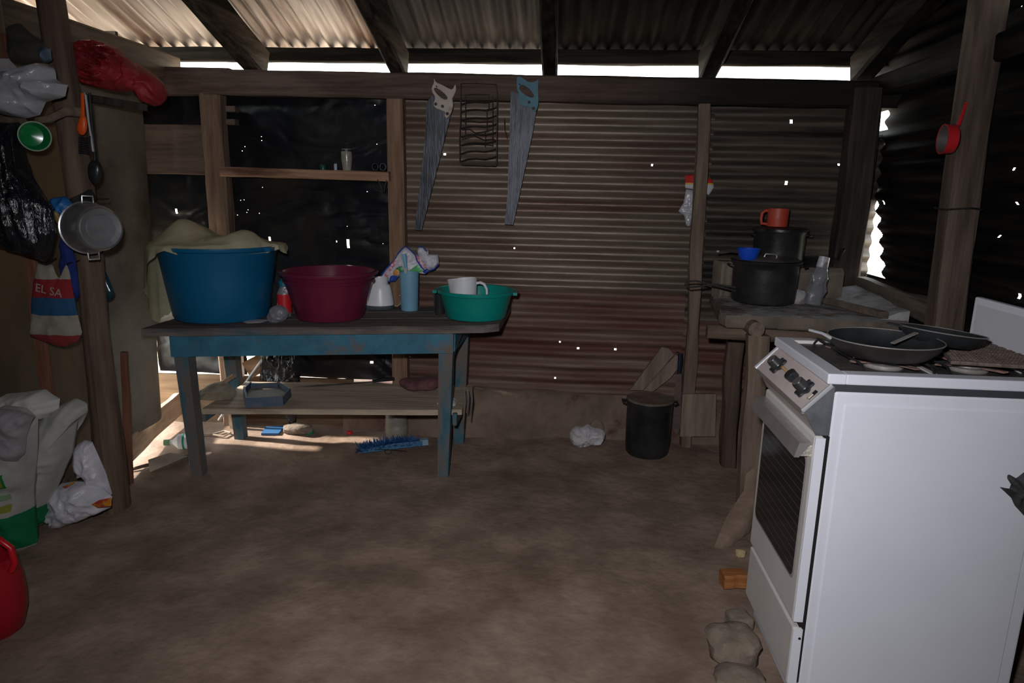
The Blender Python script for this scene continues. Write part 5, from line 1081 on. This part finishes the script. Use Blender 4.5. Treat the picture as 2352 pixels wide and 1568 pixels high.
mb = MB(); mb.tube([c+rot @ Vector((r*math.cos(2*PI*i/40), r*math.sin(2*PI*i/40), 0)) for i in range(41)], .0025, 6); mb.build('rim', M('pale_green_rim', (.30, .42, .28), None, rough=.4), t, True)
mb = MB(); pouch(mb, [(-30, 285), (46, 276), (56, 330), (64, 385), (92, 430), (122, 478), (128, 535), (118, 585), (104, 602), (60, 586), (-30, 560)], onY(2.40), FRONT, .09, back=.5, crump=.03, cs=9, seed=63, n=90, rings=12, fold=lambda q, c: .010*math.sin((q.x-c.x)*130+(q.z-c.z)*14))
tag(mb.build('plastic_bag', BAGBLACK, None, True, angle=50), 'shiny black plastic bag hanging below the green cup', 'bag')
mb = MB(); pouch(mb, [(28, 62), (45, 52), (70, 75), (100, 100), (108, 120), (104, 142), (70, 150), (34, 148), (28, 110)], onY(2.62), FRONT, .05, back=.5, crump=.02, cs=10, seed=66, n=60)
tag(mb.build('folded_cloth', M('dark_cloth', (.035, .035, .03), (.07, .065, .055), scale=9, rough=.95, bump=.5), None, True, angle=50), 'dark folded cloth tucked up above the cloudy grey bag', 'cloth')
mb = MB(); pouch(mb, [(96, 112), (106, 105), (116, 112), (119, 140), (106, 146), (98, 130)], onY(2.56), FRONT, .03, back=.5, crump=.012, cs=20, seed=67, n=40)
tag(mb.build('plastic_wrapper', M('blue_wrapper', (.02, .06, .10), (.12, .17, .22), scale=14, rough=.4), None, True, angle=50), 'small crumpled blue wrapper beside the dark folded cloth', 'wrapper')
# rolled red tarpaulin
def spiral(q, c): d = math.hypot((q.x-c.x), (q.z-c.z)*1.35); return .016*math.sin(d*170+2*math.atan2(q.z-c.z, q.x-c.x))
t = thing('tarpaulin_roll', 'bundled red tarpaulin rolled up under the roof by the rough pole', 'tarpaulin', PY(260, 210, 2.86))
mb = MB(); pouch(mb, smoothpoly([(168, 112), (215, 90), (262, 104), (300, 138), (322, 168), (324, 192), (305, 212), (250, 208), (215, 200), (178, 192)], 1), onY(2.84), FRONT, .09, back=1.2, crump=.03, cs=11, seed=64, n=110, rings=20, fold=spiral); mb.build('roll', TARP, t, True, angle=60)
mb = MB(); pouch(mb, smoothpoly([(296, 138), (330, 152), (362, 178), (383, 205), (376, 240), (348, 246), (322, 222), (306, 205)], 1), onY(2.92), FRONT, .08, back=1.2, crump=.035, cs=12, seed=65, n=80, rings=10); mb.build('loose_end', TARP, t, True, angle=60)
mb = MB(); beam(mb, (-2.16, 2.78, PY(215, 205, 2.84).z-.012), (-1.80, 2.96, PY(330, 235, 2.95).z-.02), .04, .03, seed=4); mb.build('bracket_stick', W_POSTD, wl)
# utensils
Yu = 2.60
def utens(name, label, cat, px, py): return thing(name, label, cat, PY(px, py, Yu))
t = utens('serving_spoon', 'bright orange plastic spoon hanging from the rough pole', 'spoon', 189, 312)
mb = MB(); mb.tube([PY(189, 214, Yu), PY(190, 245, Yu), PY(189, 275, Yu)], [.006, .007, .009], 8, flat=.6); mb.build('handle', ORANGE, t, True)
mb = MB(); pouch(mb, smoothpoly([(186, 262), (196, 264), (201, 285), (198, 305), (188, 312), (178, 305), (176, 290)], 2), onY(Yu), FRONT, .012, back=.5, crump=0, n=40, rings=6); mb.build('bowl', ORANGE, t, True)
t = utens('slotted_turner', 'slim metal slotted turner hanging behind the orange spoon', 'turner', 200, 352)
mb = MB(); mb.tube([PY(196, 213, Yu+.02), PY(204, 280, Yu+.02), PY(214, 348, Yu+.02)], [.005, .004, .004], 8); mb.build('handle', CHROME, t, True)
for i in range(8):
    mb = MB(); a, b = PY(182, 314+i*5, Yu+.015), PY(207, 317+i*5, Yu+.015); beam(mb, a, b, .004, .004, wob=0); mb.build('slat', STEEL, t)
mb = MB(); mb.tube([PY(182, 312, Yu+.015), PY(182, 352, Yu+.015)], .003, 6); mb.tube([PY(207, 312, Yu+.015), PY(207, 355, Yu+.015)], .003, 6); mb.build('side_rail', STEEL, t, True)
t = utens('ladle', 'black plastic ladle hanging lowest among the utensils', 'ladle', 218, 425)
mb = MB(); mb.tube([PY(206, 213, Yu+.03), PY(213, 300, Yu+.03), PY(219, 372, Yu+.03)], [.005, .006, .006], 8); mb.build('handle', BLACKPL, t, True)
mb = MB(); pouch(mb, smoothpoly([(206, 368), (226, 366), (236, 385), (233, 412), (220, 427), (208, 420), (202, 395)], 2), onY(Yu+.03), FRONT, .02, back=.8, crump=0, n=44, rings=7); mb.build('bowl', BLACKPL, t, True)
nail(198, 214, Yu-.005, (-.09, .12, 0))
# aluminium pot, base towards the room
cb = PY(233, 524, 2.47); vw = (cb-CAMO).normalized(); d = (vw*.84-_R*.55+_U*.02).normalized(); rot = d.to_track_quat('Z', 'Y').to_matrix(); r = 49*Lm(cb)
t = thing('aluminium_pot', 'dull aluminium pot hung base outward on the rough pole', 'pot', cb-Vector((0, 0, r)))
hp = .115; r1 = r*1.2; mb = MB(); mb.lathe([(0, .001), (r*.62, .0), (r*.64, .003), (r*.9, .001), (r*.99, .006), (r*1.06, .018), (r1, hp), (r1*1.05, hp+.002), (r1*1.05, hp+.006), (r1*.99, hp+.006), (r*1.02, .03), (0, .02)], cb, 56, rot); mb.build('body', ALU, t, True, angle=35)
for sg in (-1, 1):
    q = cb+d*(hp*.8)+Vector((0, 0, sg*r1*.97)); e = d.cross(Vector((0, 0, 1))).normalized()*.019
    mb = MB(); mb.tube([q-e, q-e+Vector((0, 0, sg*.026)), q+e+Vector((0, 0, sg*.026)), q+e], .0045, 8); mb.build('handle', ALU, t, True)
nail(212, 458, 2.56, (-.03, .14, 0))
mb = MB(); pouch(mb, [(108, 470), (118, 455), (150, 450), (165, 465), (175, 490), (168, 515), (150, 518), (135, 500), (128, 480)], onY(2.52), FRONT, .03, back=.5, crump=.014, cs=22, seed=71, n=60)
tag(mb.build('plastic_pouch', plastic('blue_bag', (.015, .13, .36), .5), None, True, angle=50), 'blue plastic pouch wedged behind the aluminium pot', 'pouch')
mb = MB(); pouch(mb, [(120, 482), (132, 486), (150, 515), (140, 520), (128, 505)], onY(2.485), FRONT, .012, back=.3, crump=.004, cs=30, seed=72, n=40)
tag(mb.build('gold_packet', M('gold_foil', (.36, .22, .07), (.5, .34, .14), scale=20, rough=.35, metal=.3), None, True, angle=50), 'small golden foil packet in the mouth of the blue pouch', 'packet')
mb = MB(); pouch(mb, [(140, 545), (155, 540), (175, 600), (184, 680), (170, 690), (150, 660), (138, 620)], onY(2.60), FRONT, .02, back=.5, crump=.012, cs=16, seed=73, n=50)
tag(mb.build('cloth_strip', M('navy_cloth', (.004, .015, .12), (.01, .03, .19), scale=12, rough=.9, bump=.3), None, True, angle=50), 'dark blue cloth hanging behind the striped bag on the pole', 'cloth')
mb = MB(); pouch(mb, [(224, 608), (238, 612), (252, 645), (263, 672), (258, 684), (240, 694), (224, 702)], onY(2.80), FRONT, .02, back=.5, crump=.004, cs=16, seed=74, n=50)
tag(mb.build('plastic_bag', M('dark_teal_plastic', (.008, .03, .04), (.012, .055, .075), scale=9, rough=.2), None, True, angle=50), 'dark teal plastic bag poking out behind the rough pole', 'bag')
mb = MB(); beam(mb, PY(160, 470, 2.6), PY(215, 445, 2.6), .02, .035, seed=3, wob=.006); tag(mb.build('leather_strap', M('black_leather', (.012, .012, .012), (.03, .03, .03), scale=20, rough=.6), None), 'short black strap tied above the aluminium pot', 'strap')
# striped bag with lettering
Yg = 2.53
bz = PY(130, 795, Yg); cx = PY(128, 700, Yg)
bo = Vector((cx.x, Yg, bz.z))
def zz_(px, py): return PY(px, py, Yg).z-bz.z
bandsz = [(zz_(130, 682)-.0, zz_(130, 640), (.30, .025, .03)), (zz_(130, 722), zz_(130, 682), (.025, .10, .22)), (-.1, zz_(130, 768), (.29, .04, .04))]
t = thing('shopping_bag', 'striped red, blue and cream cloth bag with white lettering on the pole', 'bag', bo)
mb = MB(); pouch(mb, [(86, 604), (104, 610), (120, 606), (130, 632), (141, 646), (146, 618), (153, 606), (160, 625), (166, 660), (176, 710), (189, 765), (178, 784), (150, 796), (130, 794), (100, 784), (69, 772), (72, 720), (76, 660)], onY(Yg), FRONT, .025, back=.4, crump=.008, cs=14, seed=75, n=90, rings=12)
mb.build('fabric', stripes('striped_bag', (.36, .33, .28), bandsz, vee=-.0, rough=.9, wob=.02), t, True, angle=60)
def lettering(txt, size, loc, rotm, parent, mat, name='lettering'):
    cu = bpy.data.curves.new(name, 'FONT'); cu.body = txt; cu.size = size; cu.extrude = .0006; cu.resolution_u = 3
    ob = bpy.data.objects.new('tmp', cu); COL.objects.link(ob); bpy.context.view_layer.update()
    me = bpy.data.meshes.new_from_object(ob.evaluated_get(bpy.context.evaluated_depsgraph_get())); bpy.data.objects.remove(ob); bpy.data.curves.remove(cu)
    me.transform(rotm.to_4x4()); me.transform(Matrix.Translation(Vector(loc)-WL[parent])); me.materials.clear(); me.materials.append(mat); me.name = name
    o = bpy.data.objects.new(name, me); COL.objects.link(o); o.parent = parent; WL[o] = WL[parent].copy(); return o
lettering('EL SA', .046, PY(80, 668, Yg-.030), Matrix.Rotation(math.radians(12), 3, 'Y') @ Matrix.Rotation(PI/2, 3, 'X'), t, M('cream_ink', (.36, .27, .24), None))
nail(152, 606, Yg, (-.05, .17, 0))
nail(100, 606, Yg, (-.1, .2, 0))

# ---------------------------------------------------------------- sacks and bags on the floor, left
GREENS = (.012, .24, .09)
def sack(label, outline, Y, depth, bands, base, seed, cen=None):
    b = PY(*base, Y); b.z = FZ(b.x, b.y)
    t = thing('grain_sack', label, 'sack', b, 'woven sacks by the left wall')
    mb = MB(); pouch(mb, outline, onY(Y), FRONT, depth, back=.7, crump=.02, cs=9, seed=seed, n=100, rings=14, cen=cen)
    BD = [(PY(base[0], q[1], Y).z-b.z, PY(base[0], q[0], Y).z-b.z, q[2]) + tuple(PY(u, 1000, Y).x-b.x for u in q[3:5]) for q in bands]
    mb.build('cloth', stripes('sack_print_%d' % seed, SACK, BD, rough=.8, wob=.015), t, True, angle=60); return t
sack('white woven sack with a broad green printed base beside the red pot', [(-45, 1000), (-30, 950), (10, 930), (60, 935), (88, 960), (86, 1040), (78, 1120), (80, 1200), (88, 1245), (70, 1262), (20, 1258), (-30, 1262), (-45, 1250)], 2.35, .12,
     [(1160, 1240, GREENS, -80, 58), (1062, 1095, (.03, .22, .06), 22, 48), (1068, 1092, (.30, .33, .03), 34, 44), (1135, 1150, (.35, .36, .06), 22, 44), (1112, 1124, (.25, .40, .22), 24, 44)], (30, 1256), 81)
sack('white woven sack with gathered top and green print standing behind', [(78, 980), (100, 955), (120, 940), (150, 925), (175, 914), (200, 925), (202, 945), (178, 965), (172, 1000), (165, 1040), (148, 1080), (132, 1120), (118, 1160), (112, 1195), (90, 1208), (78, 1190), (76, 1100)], 2.47, .10,
     [(1148, 1200, GREENS, 60, 108), (980, 992, (.03, .22, .06), 94, 116), (1012, 1026, (.03, .26, .10), 92, 112), (1040, 1055, (.2, .34, .2), 90, 108)], (105, 1204), 82)
mb = MB(); pouch(mb, [(-40, 930), (0, 905), (60, 900), (105, 893), (120, 905), (138, 915), (135, 940), (110, 960), (70, 945), (20, 935), (-40, 960)], onY(2.44), FRONT, .09, back=.6, crump=.024, cs=12, seed=83, n=80, rings=10)
tag(mb.build('folded_sack', M('sack_plain', (.48, .48, .45), (.58, .58, .54), scale=10, rough=.85, bump=.4), None, True, angle=50), 'empty white sack folded over the tops of the standing sacks', 'sack')
mb = MB(); pouch(mb, [(-40, 940), (10, 938), (45, 942), (80, 955), (70, 975), (62, 1000), (58, 1040), (40, 1060), (0, 1056), (-40, 1050)], onY(2.27), FRONT, .05, back=.4, crump=.018, cs=12, seed=84, n=80, rings=10)
tag(mb.build('plastic_bag', M('grey_clear_bag', (.26, .25, .26), (.38, .37, .39), scale=5, rough=.22, bump=.4, bdist=.02), None, True, angle=50), 'clouded grey plastic bag lying over the front of the green-based sack', 'bag')
p = onfloor(185, 1205)
t = thing('plastic_bag', 'white shopping bag with red and yellow print slumped at the pole foot', 'bag', p)
mb = MB(); pouch(mb, [(106, 1160), (112, 1135), (140, 1110), (170, 1105), (205, 1106), (235, 1120), (258, 1140), (255, 1165), (200, 1188), (150, 1205), (122, 1212), (112, 1190)], onY(p.y-.01), FRONT, .08, back=.5, crump=.026, cs=13, seed=85, n=90, rings=12); mb.build('film', BAGWHITE, t, True, angle=50)
mb = MB(); pouch(mb, [(176, 1022), (195, 1010), (212, 1014), (228, 1050), (245, 1090), (258, 1135), (240, 1150), (205, 1130), (198, 1090), (180, 1095), (174, 1060)], onY(p.y+.02), FRONT, .05, back=.5, crump=.02, cs=15, seed=86, n=80, rings=10); mb.build('film', BAGWHITE, t, True, angle=50)
patch(t, 'printed_band', M('red_yellow_print', (.45, .05, .03), (.65, .28, .03), scale=14, rough=.4, lo=.45, hi=.55), [(210, 1158), (228, 1148), (256, 1142), (256, 1162), (225, 1166)], p.y-.092, .003)
patch(t, 'printed_band', M('red_yellow_print', (.45, .05, .03)), [(143, 1118), (158, 1112), (172, 1104), (168, 1110), (150, 1122)], p.y-.06, .003)
# red enamel pot at the left edge
c = PZ(-75, 1500, 0); c = Vector((c.x, c.y+.12, FZ(c.x, c.y)+.002)); rr = PY(42, 1350, c.y).x-c.x; hz = PY(0, 1296, c.y-.05).z
t = thing('red_pot', 'round red enamel pot with looped handle beside the sacks', 'pot', c)
mb = MB(); mb.lathe([(0, 0), (rr*.62, 0), (rr*.8, .015), (rr*.97, hz*.3), (rr, hz*.5), (rr*.95, hz*.75), (rr*.85, hz*.92), (rr*.84, hz), (rr*.8, hz), (rr*.9, hz*.7), (rr*.94, hz*.5), (rr*.7, .02), (0, .01)], c, 56); mb.build('body', plastic('red_enamel', (.36, .008, .018), .3), t, True, angle=40)
q = PY(14, 1290, c.y-.02); q.y = c.y-.02; mb = MB(); mb.tube([q+Vector((-.03, -.01, 0)), q+Vector((-.035, 0, .055)), q+Vector((-.01, 0, .075)), q+Vector((.022, 0, .05)), q+Vector((.028, 0, .0)), q+Vector((.012, 0, -.03))], .010, 10); mb.build('handle', plastic('red_handle', (.55, .01, .02), .3), t, True)
